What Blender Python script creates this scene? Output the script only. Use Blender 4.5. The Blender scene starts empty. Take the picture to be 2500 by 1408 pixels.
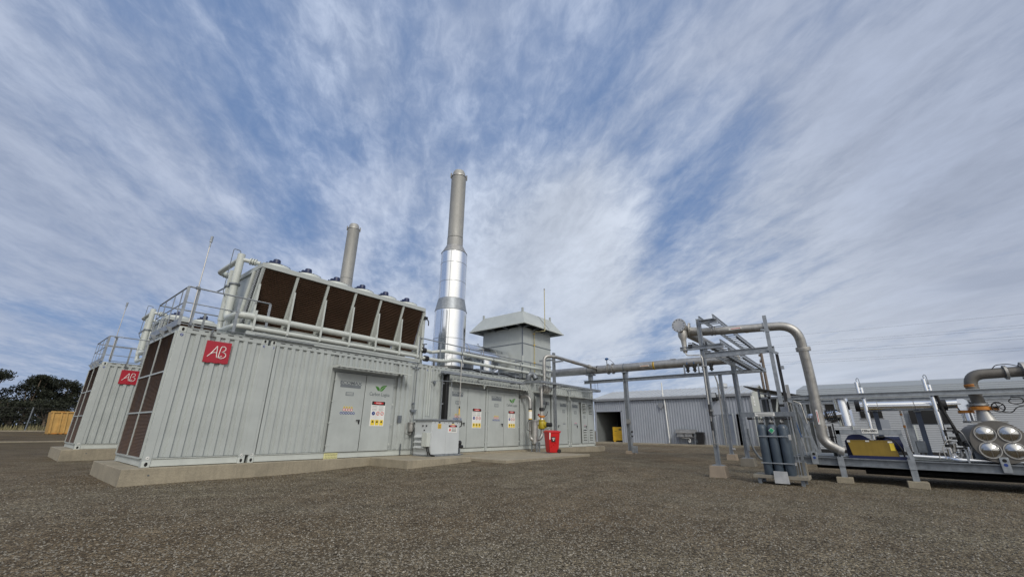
import bpy, math, random
from mathutils import Vector as V, Matrix, noise as mnoise
random.seed(7)
S = bpy.context.scene
COL = S.collection
R = math.radians
# ---------------- camera ----------------
cd = bpy.data.cameras.new("camera"); cam = bpy.data.objects.new("camera", cd); COL.objects.link(cam)
cd.sensor_width = 36; cd.lens = 14.379; cd.clip_start = .05; cd.clip_end = 3000
_r = V((0.6288441688883274, -0.7774746840454222, 0.00938759413372857))
_u = V((-0.2592270487769951, -0.19825700837884394, 0.9452489068023513))
_w = V((0.7330459388316111, 0.5968477815131276, 0.3262152315042018))
cam.matrix_world = Matrix(((_r.x, _u.x, -_w.x, -2.2329), (_r.y, _u.y, -_w.y, -11.3244), (_r.z, _u.z, -_w.z, 1.0840), (0, 0, 0, 1)))
S.camera = cam
S.view_settings.view_transform = 'Standard'; S.view_settings.look = 'None'
S.view_settings.exposure = 0.0; S.view_settings.gamma = 1
# ---------------- sky ----------------
SUN_EL, SUN_AZ = R(36), R(-124)          # azimuth measured from +X towards +Y
W = bpy.data.worlds.new("World"); S.world = W; W.use_nodes = True
nt = W.node_tree; nt.nodes.clear()
def N(t, **k):
    n = nt.nodes.new(t)
    for a, b in k.items(): setattr(n, a, b)
    return n
def LK(a, b): nt.links.new(a, b)
def vmath(op, a, b=None):
    n = N('ShaderNodeVectorMath', operation=op)
    for i, x in enumerate((a, b)):
        if x is None: continue
        if isinstance(x, (tuple, V)): n.inputs[i].default_value = x
        else: LK(x, n.inputs[i])
    return n
def fmath(op, a, b=None, c=None, clamp=False):
    n = N('ShaderNodeMath', operation=op); n.use_clamp = clamp
    for i, x in enumerate((a, b, c)):
        if x is None: continue
        if isinstance(x, (int, float)): n.inputs[i].default_value = x
        else: LK(x, n.inputs[i])
    return n.outputs[0]
def mrange(x, a, b, c=0., d=1.):
    n = N('ShaderNodeMapRange'); n.interpolation_type = 'SMOOTHSTEP'
    LK(x, n.inputs[0])
    for i, q in enumerate((a, b, c, d)): n.inputs[i+1].default_value = q
    return n.outputs[0]
def mixc(f, a, b):
    n = N('ShaderNodeMix', data_type='RGBA')
    if isinstance(f, (int, float)): n.inputs[0].default_value = f
    else: LK(f, n.inputs[0])
    for i, x in ((6, a), (7, b)):
        if isinstance(x, tuple): n.inputs[i].default_value = x
        else: LK(x, n.inputs[i])
    return n.outputs[2]
def noisetex(vec, scale, det, rough=.5, dist=0., lac=2.):
    n = N('ShaderNodeTexNoise'); LK(vec, n.inputs['Vector'])
    n.inputs['Scale'].default_value = scale; n.inputs['Detail'].default_value = det
    n.inputs['Roughness'].default_value = rough; n.inputs['Distortion'].default_value = dist
    n.inputs['Lacunarity'].default_value = lac
    return n.outputs[0]
tc = N('ShaderNodeTexCoord'); D = vmath('NORMALIZE', tc.outputs['Generated']).outputs[0]
sky = N('ShaderNodeTexSky'); sky.sky_type = 'NISHITA'; sky.sun_disc = False
sky.sun_elevation = SUN_EL; sky.sun_rotation = math.pi/2 - SUN_AZ; sky.air_density = 1.0; sky.dust_density = 1.2; sky.ozone_density = 2.2
sep = N('ShaderNodeSeparateXYZ'); LK(D, sep.inputs[0])
zc = fmath('MAXIMUM', fmath('ADD', sep.outputs[2], .12), .05)
px = fmath('DIVIDE', sep.outputs[0], zc); py = fmath('DIVIDE', sep.outputs[1], zc)
cmb = N('ShaderNodeCombineXYZ'); LK(px, cmb.inputs[0]); LK(py, cmb.inputs[1])
def plane_map(ang, sx, sy, off=(0, 0, 0)):
    rt = N('ShaderNodeVectorRotate', rotation_type='Z_AXIS'); LK(cmb.outputs[0], rt.inputs['Vector']); rt.inputs['Angle'].default_value = -ang
    m = vmath('MULTIPLY', rt.outputs[0], (sx, sy, 1.)).outputs[0]
    return vmath('ADD', m, off).outputs[0]
AX = R(50)
n1 = noisetex(plane_map(AX, .60, 1.55, (3.1, 1.7, 0)), 2.4, 9, .57, .22)      # streaks
n2 = noisetex(plane_map(AX, 1.15, 2.0, (1.3, 5.2, 3)), 8.5, 8, .64, .35)       # fine mottled cirrus
n3 = noisetex(plane_map(AX+.25, .5, .85, (7.7, 2.2, 1)), 1.5, 5, .52, .3)     # broad cover
def spot(v, r0, r1):
    d = vmath('DOT_PRODUCT', D, V(v).normalized()).outputs['Value']
    return mrange(d, math.cos(R(r1)), math.cos(R(r0)))
SPOTS = []
def dirpx(X, Y):
    return _r*(X-1250)/998.5 - _u*(Y-704)/998.5 + _w
hole = None
for (X, Y, a, b, k) in ((520, 300, 3, 19, .95), (1660, 460, 2, 16, 1.0), (1390, 250, 2, 13, .55), (1860, 540, 2, 13, .8), (1240, 330, 2, 11, .35), (600, 470, 2, 13, .6), (150, 830, 1, 6, .6), (330, 850, 1, 7, .9), (1700, 740, 2, 10, .35)):
    s = fmath('MULTIPLY', spot(dirpx(X, Y), a, b), k)
    hole = s if hole is None else fmath('MAXIMUM', hole, s)
thick = None
for (X, Y, a, b, k) in ((2200, 760, 6, 28, .75), (1330, 660, 3, 20, .7), (230, 310, 4, 20, .55), (2450, 330, 5, 24, .35), (900, 880, 2, 16, .45), (820, 160, 2, 9, .35), (2300, 60, 5, 26, .15), (150, 560, 5, 22, .45)):
    s = fmath('MULTIPLY', spot(dirpx(X, Y), a, b), k)
    thick = s if thick is None else fmath('MAXIMUM', thick, s)
cov = fmath('ADD', fmath('MULTIPLY', n1, .9), fmath('MULTIPLY', n2, .48))
cov = fmath('ADD', cov, fmath('MULTIPLY', n3, .80))
cov = fmath('ADD', cov, fmath('MULTIPLY', thick, .48))
cov = fmath('SUBTRACT', cov, fmath('MULTIPLY', hole, .27))
dens = mrange(cov, .64, 1.42)
low = mrange(sep.outputs[2], -.02, .30, 1., 0.)
dens = fmath('MAXIMUM', fmath('MULTIPLY', dens, .95), fmath('MULTIPLY', low, .62))
bandn = noisetex(vmath('MULTIPLY', D, (2.2, 2.2, 16.)).outputs[0], 1.6, 6, .55, .3)
SKYB = mixc(.82, sky.outputs[0], (1.45, 2.5, 4.85, 1))
warm = spot(dirpx(2400, 800), 10, 60)
cc = mixc(mrange(n2, .35, .72), (4.0, 4.75, 6.35, 1), (5.2, 6.0, 7.6, 1))
cc = mixc(mrange(n3, .4, .62), cc, mixc(.5, cc, (3.5, 4.2, 5.8, 1)))
cc = mixc(fmath('MULTIPLY', warm, .66), cc, (5.6, 5.85, 6.35, 1))
cc = mixc(fmath('MULTIPLY', fmath('MULTIPLY', mrange(bandn, .48, .66), low), .6), cc, (3.6, 4.3, 5.5, 1))
# two small dark lenticular clouds low on the right
lent = None
for (X, Y, sz) in ((2450, 680, 3.8), (2480, 850, 2.6)):
    d0 = dirpx(X, Y).normalized()
    df = vmath('SUBTRACT', D, d0).outputs[0]
    rr = N('ShaderNodeVectorRotate', rotation_type='Z_AXIS'); LK(df, rr.inputs['Vector']); rr.inputs['Angle'].default_value = -math.atan2(d0.y, d0.x)
    sq = vmath('MULTIPLY', rr.outputs[0], (1., 1., 3.6)).outputs[0]
    wob = vmath('SCALE', sq); wob.inputs[3].default_value = 1.0
    ln = fmath('ADD', vmath('LENGTH', wob.outputs[0]).outputs['Value'], fmath('MULTIPLY', fmath('SUBTRACT', bandn, .5), .22))
    s = mrange(ln, math.radians(sz)*.35, math.radians(sz)*1.5, 1., 0.)
    lent = s if lent is None else fmath('MAXIMUM', lent, s)
bright = fmath('MULTIPLY', mrange(n3, .44, .60), mrange(n1, .40, .66))
cc = mixc(fmath('MULTIPLY', bright, .55), cc, (6.3, 6.9, 8.1, 1))
gry = None
for (X, Y, a, b, k) in ((2350, 60, 5, 34, .75), (1850, 120, 3, 20, .5), (80, 480, 4, 22, .6), (1250, 40, 3, 14, .4)):
    s = fmath('MULTIPLY', spot(dirpx(X, Y), a, b), k); gry = s if gry is None else fmath('MAXIMUM', gry, s)
cc = mixc(gry, cc, (3.45, 4.0, 5.25, 1))
cc = mixc(fmath('MULTIPLY', spot(dirpx(1450, 800), 5, 38), .55), cc, (6.6, 7.2, 8.1, 1))
txm = fmath('MULTIPLY', mrange(n1, .34, .68, .91, 1.08), mrange(n2, .32, .70, .96, 1.04))
txf = mrange(sep.outputs[2], .10, .48)
txm = fmath('ADD', fmath('MULTIPLY', fmath('SUBTRACT', txm, 1.), txf), 1.)
tx = vmath('SCALE', cc); LK(txm, tx.inputs[3])
out = mixc(dens, SKYB, tx.outputs[0])
out = mixc(fmath("MULTIPLY", lent, .6), out, (3.3, 3.8, 4.9, 1))
# veiled sun: the thin cloud glows around it, behind the camera
glow = mrange(vmath('DOT_PRODUCT', D, V((math.cos(SUN_AZ)*math.cos(SUN_EL), math.sin(SUN_AZ)*math.cos(SUN_EL), math.sin(SUN_EL)))).outputs['Value'], math.cos(R(72)), math.cos(R(12)))
out = mixc(glow, out, (12.5, 12.2, 11.4, 1))
# below the horizon: dull earth so nothing glows from underneath
out = mixc(mrange(sep.outputs[2], -.08, -.01), (1.2, 1.1, .95, 1), out)
bg = N('ShaderNodeBackground'); LK(out, bg.inputs[0]); bg.inputs[1].default_value = .10
wo = N('ShaderNodeOutputWorld'); LK(bg.outputs[0], wo.inputs[0])
# ---------------- sun ----------------
sl = bpy.data.lights.new("sun", 'SUN'); sl.energy = 1.55; sl.angle = R(12); sl.color = (1, .955, .88)
so = bpy.data.objects.new("sun", sl); COL.objects.link(so)
sd = V((math.cos(SUN_AZ)*math.cos(SUN_EL), math.sin(SUN_AZ)*math.cos(SUN_EL), math.sin(SUN_EL)))
so.rotation_euler = sd.to_track_quat('Z', 'Y').to_euler(); so.location = sd*40

# ---------------- materials ----------------
MAT = {}
def mat(name, col, rough=.5, metal=0., var=.12, vscale=3., bump=0., bscale=40., streak=0., spec=.5, speck=0., emit=None):
    m = bpy.data.materials.new(name); m.use_nodes = True; t = m.node_tree; L = t.links.new
    b = t.nodes['Principled BSDF']; b.inputs['Roughness'].default_value = rough; b.inputs['Metallic'].default_value = metal
    b.inputs['Specular IOR Level'].default_value = spec
    c = t.nodes.new('ShaderNodeTexCoord')
    geo = t.nodes.new('ShaderNodeNewGeometry')
    n = t.nodes.new('ShaderNodeTexNoise'); n.inputs['Scale'].default_value = vscale; n.inputs['Detail'].default_value = 8; n.inputs['Roughness'].default_value = .62
    L(geo.outputs['Position'], n.inputs['Vector'])
    r = t.nodes.new('ShaderNodeMapRange'); L(n.outputs[0], r.inputs[0])
    r.inputs[1].default_value = .3; r.inputs[2].default_value = .7; r.inputs[3].default_value = 1-var; r.inputs[4].default_value = 1+var*.6
    mul = t.nodes.new('ShaderNodeVectorMath'); mul.operation = 'SCALE'; mul.inputs[0].default_value = col[:3]; L(r.outputs[0], mul.inputs[3])
    src = mul.outputs[0]
    if streak:
        mp = t.nodes.new('ShaderNodeMapping'); mp.inputs['Scale'].default_value = (9, 9, .55); L(geo.outputs['Position'], mp.inputs[0])
        n2 = t.nodes.new('ShaderNodeTexNoise'); n2.inputs['Scale'].default_value = 1.4; n2.inputs['Detail'].default_value = 6; L(mp.outputs[0], n2.inputs['Vector'])
        r2 = t.nodes.new('ShaderNodeMapRange'); L(n2.outputs[0], r2.inputs[0]); r2.inputs[1].default_value = .45; r2.inputs[2].default_value = .75; r2.inputs[3].default_value = 1; r2.inputs[4].default_value = 1-streak
        m2 = t.nodes.new('ShaderNodeVectorMath'); m2.operation = 'SCALE'; L(src, m2.inputs[0]); L(r2.outputs[0], m2.inputs[3]); src = m2.outputs[0]
    if speck:
        n4 = t.nodes.new('ShaderNodeTexVoronoi'); n4.inputs['Scale'].default_value = bscale; L(geo.outputs['Position'], n4.inputs['Vector'])
        sp = t.nodes.new('ShaderNodeSeparateColor'); L(n4.outputs['Color'], sp.inputs[0])
        r4 = t.nodes.new('ShaderNodeMapRange'); L(sp.outputs[0], r4.inputs[0]); r4.inputs[3].default_value = 1-speck; r4.inputs[4].default_value = 1+speck
        m4 = t.nodes.new('ShaderNodeVectorMath'); m4.operation = 'SCALE'; L(src, m4.inputs[0]); L(r4.outputs[0], m4.inputs[3]); src = m4.outputs[0]
    L(src, b.inputs['Base Color'])
    rr = t.nodes.new('ShaderNodeMapRange'); L(n.outputs[0], rr.inputs[0]); rr.inputs[1].default_value = .3; rr.inputs[2].default_value = .7
    rr.inputs[3].default_value = max(.03, rough*.8); rr.inputs[4].default_value = min(1, rough*1.2); L(rr.outputs[0], b.inputs['Roughness'])
    if bump:
        n3 = t.nodes.new('ShaderNodeTexNoise'); n3.inputs['Scale'].default_value = bscale; n3.inputs['Detail'].default_value = 4; L(geo.outputs['Position'], n3.inputs['Vector'])
        bp = t.nodes.new('ShaderNodeBump'); bp.inputs['Strength'].default_value = bump; bp.inputs['Distance'].default_value = .01; L(n3.outputs[0], bp.inputs['Height']); L(bp.outputs[0], b.inputs['Normal'])
    MAT[name] = m
    return m
mat('paint', (.41, .44, .435), .42, 0, .10, 1.6, .03, 25, .045)
mat('paint_light', (.50, .53, .51), .42, 0, .10, 2.0, .03, 25, .05)
mat('paint_cool', (.50, .53, .55), .35, 0, .07, 2.0, .02, 25, .03)
mat('white', (.72, .73, .71), .4, 0, .08, 3)
mat('galv', (.31, .335, .365), .5, .55, .28, 9., .05, 60, .12)
mat('galv_dark', (.20, .22, .245), .5, .5, .3, 9., .05, 60, .12)
mat('chrome', (.83, .84, .86), .17, 1, .05, 2., .05, 5)
mat('steel', (.40, .395, .385), .48, .75, .22, 5., .08, 40, .14)
mat('steel_light', (.50, .49, .47), .45, .6, .15, 5., .05, 40)
mat('stack_steel', (.355, .355, .345), .6, .35, .12, 3., .04, 30, .12)
mat('hazyellow', (.60, .58, .30), .5)
mat('canopy', (.03, .032, .033), .6, 0, .15, 4)  # near black: the shade under the door canopies is put into the colour
mat('steel_dark', (.15, .142, .132), .55, .5, .25, 5., .06, 40, .1)
mat('dome', (.50, .50, .50), .2, 1, .08, 6.)
mat('louvre', (.115, .068, .042), .7, 0, .25, 2., 0, 20)
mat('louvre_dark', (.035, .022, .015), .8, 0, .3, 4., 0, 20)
mat('black', (.012, .012, .013), .5, 0, .2, 5.)
mat('blackmetal', (.03, .03, .033), .45, .3, .2, 5.)
mat('seam', (.10, .11, .11), .6)
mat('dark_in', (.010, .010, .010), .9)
mat('concrete', (.30, .265, .20), .9, 0, .22, 2.2, .35, 60, .14, speck=.10)
mat('concrete_pink', (.30, .245, .19), .9, 0, .22, 3.2, .3, 60, .10)
mat('concrete_dk', (.23, .21, .175), .9, 0, .22, 3.2, .3, 60, .10)
mat('red', (.36, .012, .028), .38, 0, .05, 3)
mat('binred', (.48, .012, .014), .33, 0, .08, 3)
mat('pink', (.62, .16, .30), .5)
mat('yellow', (.72, .45, .03), .5, 0, .1, 4)
mat('signyellow', (.78, .58, .05), .5)
mat('skipyellow', (.50, .30, .09), .6, 0, .2, 3., .1, 30, .2)
mat('boxyellow', (.70, .42, .02), .45, 0, .1, 3)
mat('mustard', (.235, .155, .018), .5, 0, .2, 2.5, .05, 30, .12)
mat('gasyellow', (.38, .30, .02), .4, 0, .15, 9)
mat('orange', (.52, .20, .03), .5, .1, .25, 20)
mat('mastyellow', (.46, .42, .25), .5)
mat('green', (.02, .36, .17), .5)
mat('leafgreen', (.06, .22, .025), .5, 0, .3, 12)
mat('blue', (.015, .045, .22), .45)
mat('fanblue', (.008, .018, .075), .45)
mat('baseblue', (.004, .009, .055), .4)
mat('colblue', (.055, .075, .12), .45, 0, .15, 5)
mat('valveblue', (.02, .08, .22), .4)
mat('grey_text', (.14, .16, .17), .6)
mat('grey_band', (.16, .18, .20), .6)
mat('sign_red', (.60, .03, .03), .5)
mat('cyl', (.055, .076, .104), .42, 0, .14, 6., .03, 30, .10)
mat('shed', (.35, .375, .42), .45, .1, .1, 1.0, .02, 20, .06)
mat('shed_trim', (.24, .25, .27), .5, .1)
mat('shed_roof', (.46, .48, .50), .45, .2, .1, 1.0)
mat('shed_gable', (.46, .475, .43), .5, 0, .08, 1.)
mat('bigshed', (.55, .575, .61), .5, .1, .08, .6)
mat('bigshed_roof', (.27, .29, .30), .5, .1, .1, .6)
mat('skid_grey', (.16, .175, .18), .55, .1, .15, 4)
mat('solar', (.035, .033, .03), .5, 0, .3, 3)
mat('bark', (.14, .11, .08), .9, 0, .3, 6, .4, 20)
mat('leaf', (.032, .037, .025), .8, 0, .6, 1.3, spec=.2)
mat('leaf2', (.055, .064, .036), .8, 0, .45, 1.3, spec=.2)
mat('wood', (.16, .13, .11), .9, 0, .25, 3)
mat('wire', (.03, .03, .03), .6)
mat('pebble', (.20, .182, .15), .85, 0, .45, 90., 0)
mat('pebble_light', (.33, .305, .26), .8, 0, .3, 90., 0)
mat('pebble_dark', (.085, .07, .052), .9, 0, .4, 90., 0)
mat('drygrass', (.26, .23, .12), .9, 0, .3, 4)
mat('plastic_white', (.75, .75, .73), .4)

# gravel ground material
def gravel():
    m = bpy.data.materials.new('gravel'); m.use_nodes = True; t = m.node_tree; L = t.links.new; b = t.nodes['Principled BSDF']
    b.inputs['Roughness'].default_value = .92; b.inputs['Specular IOR Level'].default_value = .25
    g = t.nodes.new('ShaderNodeNewGeometry')
    def vor(s, **k):
        n = t.nodes.new('ShaderNodeTexVoronoi'); n.inputs['Scale'].default_value = s; n.inputs['Randomness'].default_value = 1; L(g.outputs['Position'], n.inputs['Vector']); return n
    def nz(s, d=6, r=.6):
        n = t.nodes.new('ShaderNodeTexNoise'); n.inputs['Scale'].default_value = s; n.inputs['Detail'].default_value = d; n.inputs['Roughness'].default_value = r; L(g.outputs['Position'], n.inputs['Vector']); return n.outputs[0]
    def ramp(x, *st):
        n = t.nodes.new('ShaderNodeValToRGB'); L(x, n.inputs[0]); e = n.color_ramp.elements
        while len(e) < len(st): e.new(.5)
        for q, (p, c) in zip(e, st): q.position = p; q.color = (*c, 1)
        return n.outputs[0]
    def mx(f, a, bb, bt='MIX'):
        n = t.nodes.new('ShaderNodeMix'); n.data_type = 'RGBA'; n.blend_type = bt
        if isinstance(f, float): n.inputs[0].default_value = f
        else: L(f, n.inputs[0])
        L(a, n.inputs[6])
        if isinstance(bb, tuple): n.inputs[7].default_value = bb
        else: L(bb, n.inputs[7])
        return n.outputs[2]
    v1 = vor(42); v2 = vor(95)
    s1 = t.nodes.new('ShaderNodeSeparateColor'); L(v1.outputs['Color'], s1.inputs[0])
    s2 = t.nodes.new('ShaderNodeSeparateColor'); L(v2.outputs['Color'], s2.inputs[0])
    c1 = ramp(s1.outputs[0], (0., (.040, .034, .027)), (.35, (.100, .090, .075)), (.7, (.180, .166, .142)), (.92, (.245, .228, .195)), (1., (.40, .38, .34)))
    c2 = ramp(s2.outputs[1], (0., (.045, .038, .030)), (.5, (.120, .108, .088)), (1., (.26, .24, .205)))
    c = mx(.35, c1, c2)
    big = ramp(nz(.22, 5, .62), (.32, (.90, .82, .72)), (.5, (1.0, .99, .97)), (.66, (1.10, 1.16, 1.18)))
    c = mx(1., c, big, 'MULTIPLY')
    mid = ramp(nz(1.7, 7, .65), (.35, (.74, .72, .68)), (.65, (1.22, 1.22, 1.20)))
    c = mx(1., c, mid, 'MULTIPLY')
    mpn = t.nodes.new('ShaderNodeMapping'); mpn.inputs['Scale'].default_value = (.22, 2.6, 1); mpn.inputs['Rotation'].default_value = (0, 0, R(-18)); L(g.outputs['Position'], mpn.inputs[0])
    trk = t.nodes.new('ShaderNodeTexNoise'); trk.inputs['Scale'].default_value = 1.0; trk.inputs['Detail'].default_value = 5; trk.inputs['Distortion'].default_value = .6; L(mpn.outputs[0], trk.inputs['Vector'])
    c = mx(1., c, ramp(trk.outputs[0], (.38, (.91, .90, .89)), (.62, (1.08, 1.08, 1.08))), 'MULTIPLY')
    # brown compacted dirt away to the left and far off
    sx = t.nodes.new('ShaderNodeSeparateXYZ'); L(g.outputs['Position'], sx.inputs[0])
    md = t.nodes.new('ShaderNodeMapRange'); md.interpolation_type = 'SMOOTHSTEP'; L(sx.outputs[1], md.inputs[0]); md.inputs[1].default_value = 3.; md.inputs[2].default_value = 24.
    c = mx(md.outputs[0], c, ramp(nz(.6, 6), (.3, (.066, .055, .038)), (.7, (.125, .108, .076))))
    wt = t.nodes.new('ShaderNodeVectorMath'); wt.operation = 'MULTIPLY'; wt.inputs[1].default_value = (1.20, 1.08, .90); L(c, wt.inputs[0])
    L(wt.outputs[0], b.inputs['Base Color'])
    bp = t.nodes.new('ShaderNodeBump'); bp.inputs['Strength'].default_value = 1.; bp.inputs['Distance'].default_value = .034; L(v1.outputs['Distance'], bp.inputs['Height']); bp.invert = True
    bp2 = t.nodes.new('ShaderNodeBump'); bp2.inputs['Strength'].default_value = .7; bp2.inputs['Distance'].default_value = .012; L(v2.outputs['Distance'], bp2.inputs['Height']); bp2.invert = True; L(bp.outputs[0], bp2.inputs['Normal'])
    L(bp2.outputs[0], b.inputs['Normal'])
    MAT['gravel'] = m
gravel()

# ---------------- mesh helpers ----------------
class MB:
    def __init__(s): s.v = []; s.f = []
    def add(s, vs, fs):
        o = len(s.v); s.v += [tuple(q) for q in vs]; s.f += [tuple(i+o for i in f) for f in fs]; return s
    def box(s, x0, x1, y0, y1, z0, z1):
        if x0 > x1: x0, x1 = x1, x0
        if y0 > y1: y0, y1 = y1, y0
        if z0 > z1: z0, z1 = z1, z0
        return s.add([(x0,y0,z0),(x1,y0,z0),(x1,y1,z0),(x0,y1,z0),(x0,y0,z1),(x1,y0,z1),(x1,y1,z1),(x0,y1,z1)],
            [(0,3,2,1),(4,5,6,7),(0,1,5,4),(1,2,6,5),(2,3,7,6),(3,0,4,7)])
    def bar(s, a, b, w, h=None, up=(0,0,1)):
        h = h or w; a = V(a); b = V(b); d = (b-a).normalized(); u = V(up)
        if abs(d.dot(u)) > .98: u = V((1,0,0))
        x = d.cross(u).normalized(); y = x.cross(d).normalized()
        vs = [p + x*(w/2*i) + y*(h/2*j) for p in (a, b) for i, j in ((-1,-1),(1,-1),(1,1),(-1,1))]
        return s.add(vs, [(0,3,2,1),(4,5,6,7),(0,1,5,4),(1,2,6,5),(2,3,7,6),(3,0,4,7)])
    def chan(s, a, b, w, h, up=(0,0,1), side=(0,0,0), t=.012):      # I section
        a = V(a); b = V(b); d = (b-a).normalized(); u = V(up)
        if abs(d.dot(u)) > .98: u = V((1,0,0))
        x = d.cross(u).normalized(); y = x.cross(d).normalized()
        s.bar(a, b, t, h-2*t, up)
        for k in (-1, 1): s.bar(a+y*k*(h/2-t/2), b+y*k*(h/2-t/2), w, t, up)
        return s
    def rings(s, cs, n=20, cap=True):      # cs: list of (centre, axis_x, axis_y, r)
        o = len(s.v)
        for c, x, y, r in cs:
            for k in range(n):
                a = 2*math.pi*k/n; s.v.append(tuple(c + x*(r*math.cos(a)) + y*(r*math.sin(a))))
        m = len(cs)
        for i in range(m-1):
            for k in range(n):
                k2 = (k+1) % n; s.f.append((o+i*n+k, o+i*n+k2, o+(i+1)*n+k2, o+(i+1)*n+k))
        if cap:
            s.f.append(tuple(o+k for k in reversed(range(n)))); s.f.append(tuple(o+(m-1)*n+k for k in range(n)))
        return s
    def cyl(s, a, b, r, r2=None, n=20, cap=True):
        return s.lathe(a, b, [(0, r), (1, r if r2 is None else r2)], n, cap)
    def lathe(s, a, b, prof, n=24, cap=True):
        a = V(a); b = V(b); d = (b-a); u = d.normalized(); t = V((0,0,1)) if abs(u.z) < .9 else V((1,0,0))
        x = u.cross(t).normalized(); y = u.cross(x).normalized()
        return s.rings([(a+d*f, y, x, max(r, .0005)) for f, r in prof], n, cap)
    def pipe(s, pts, r, bend=0., n=14, cap=True, seg=7):
        bends = bend if isinstance(bend, (list, tuple)) else [bend]*len(pts)
        P = [V(p) for p in pts]; path = [P[0]]
        for i in range(1, len(P)-1):
            a, c, b = P[i-1], P[i], P[i+1]; d1 = (a-c); d2 = (b-c); l = min(bends[i], d1.length*.49, d2.length*.49)
            if l < 1e-4: path.append(c); continue
            p1 = c + d1.normalized()*l; p2 = c + d2.normalized()*l
            for k in range(seg+1):
                t = k/seg; path.append(p1*(1-t)**2 + c*2*t*(1-t)*1.0 + p2*t*t if True else c)
        path.append(P[-1])
        d = (path[1]-path[0]).normalized(); t = V((0,0,1)) if abs(d.z) < .9 else V((1,0,0)); x = d.cross(t).normalized()
        cs = []
        for i, p in enumerate(path):
            if i == 0: dd = (path[1]-p)
            elif i == len(path)-1: dd = p-path[i-1]
            else: dd = (path[i+1]-p).normalized() + (p-path[i-1]).normalized()
            dd = dd.normalized(); x = (x - dd*x.dot(dd)).normalized(); y = dd.cross(x)
            cs.append((p, x, y, r))
        return s.rings(cs, n, cap)
    def sphere(s, c, r, sx=1, sy=1, sz=1, n=14, m=8):
        c = V(c); return s.rings([(c+V((0,0,-r*sz*math.cos(math.pi*i/m))), V((sx,0,0)), V((0,sy,0)), max(.001, r*math.sin(math.pi*i/m))) for i in range(m+1)], n, False)
    def prism(s, poly, a, b):      # poly: list of 3D points, extruded by vector b-a
        d = V(b)-V(a); n = len(poly); vs = [V(p) for p in poly] + [V(p)+d for p in poly]
        return s.add(vs, [tuple(reversed(range(n))), tuple(range(n, 2*n))] + [(i, (i+1) % n, n+(i+1) % n, n+i) for i in range(n)])
    def corr(s, x0, x1, y, z0, z1, depth=.045, per=.187, axis='x', flip=1):   # trapezoid corrugated sheet
        n = max(1, round((x1-x0)/per)); p = (x1-x0)/n; pr = []
        for i in range(n):
            b = x0+i*p; pr += [(b, 0), (b+p*.42, 0), (b+p*.53, 1), (b+p*.89, 1)]
        pr.append((x1, 0)); vs = []
        for (q, d) in pr:
            yy = y + flip*d*depth
            for z in (z0, z1): vs.append((q, yy, z) if axis == 'x' else (yy, q, z))
        fs = [(2*i, 2*i+2, 2*i+3, 2*i+1) for i in range(len(pr)-1)]
        return s.add(vs, fs)
def each(name, mbs, m, parent, **k):
    return [part(name, q, m, parent, **k) for q in mbs]
def worldloc(o):
    p = V(o.location)
    while o.parent: o = o.parent; p += V(o.location)
    return p
def setp(o, label=None, cat=None, group=None, kind=None):
    if label: o['label'] = label
    if cat: o['category'] = cat
    if group: o['group'] = group
    if kind: o['kind'] = kind
    return o
def link_mesh(name, me, m, parent=None, bevel=0):
    o = bpy.data.objects.new(name, me); COL.objects.link(o)
    if m: me.materials.append(MAT[m])
    if parent is not None: o.parent = parent
    if bevel:
        q = o.modifiers.new('bevel', 'BEVEL'); q.width = bevel; q.segments = 2; q.limit_method = 'ANGLE'; q.angle_limit = R(40)
    return o
SPLIT = {'couplings': 'coupling', 'vent_frame': 'vent_frame_bar', 'vessel_leg': 'vessel_leg', 'drain_valves': 'drain_valve', 'rungs': 'rung', 'bolts': 'bolt', 'hood_brackets': 'hood_bracket',
    'bracket': 'bracket', 'clips': 'clip', 'saddle': 'saddle', 'strap_bolts': 'strap_bolt', 'pipe_clips': 'pipe_clip', 'cladding_joints': None, 'markers': 'marker', 'side_studs': 'side_stud',
    'guard_stickers': 'guard_sticker', 'small_valves': 'small_valve', 'board_tabs': 'board_tab', 'insulators': 'insulator', 'marker_bands': 'marker_band', 'feet': 'foot', 'cables': 'cable',
    'sampling_pipes': 'sampling_pipe', 'vent_slats': 'vent_slat', 'wall_rivets': 'wall_rivet', 'door_frame_bars': 'door_frame_bar', 'side_louvres': 'side_louvre', 'stand': 'stand_leg',
    'inner_walls': 'inner_wall', 'doorway_dark': 'painted_shade_sheet', 'box': 'box', 'clamp_ring': 'clamp_ring', 'crumpled_lagging': 'crumpled_lagging', 'steel_manifold': 'manifold_tube', 'tubing': 'tube', 'pipes_below': 'pipe_below', 'impulse_line': 'impulse_line', 'intake_frame': 'intake_frame_bar', 'cross_pipes': 'cross_pipe', 'hazard_band': 'hazard_band', 'corrugated_panel': 'corrugated_panel', 'front_wall': None, 'marker_yellow': 'marker_band', 'clamp': 'clamp', 'top_rail': 'top_rail', 'bottom_rail': 'bottom_rail', 'corner_trim': 'corner_trim', 'base_rail': 'base_rail', 'wall_seams': None, 'diamond_symbol': 'diamond_symbol', 'cables_': None}
def islands(mb):
    par = list(range(len(mb.v)))
    def find(a):
        while par[a] != a: par[a] = par[par[a]]; a = par[a]
        return a
    for f in mb.f:
        r = find(f[0])
        for i in f[1:]: par[find(i)] = r
    g = {}
    for f in mb.f: g.setdefault(find(f[0]), []).append(f)
    out = []
    for fs in g.values():
        q = MB(); m = {}
        for f in fs:
            for i in f:
                if i not in m: m[i] = len(q.v); q.v.append(mb.v[i])
        q.f = [tuple(m[i] for i in f) for f in fs]; out.append(q)
    return out
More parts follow.
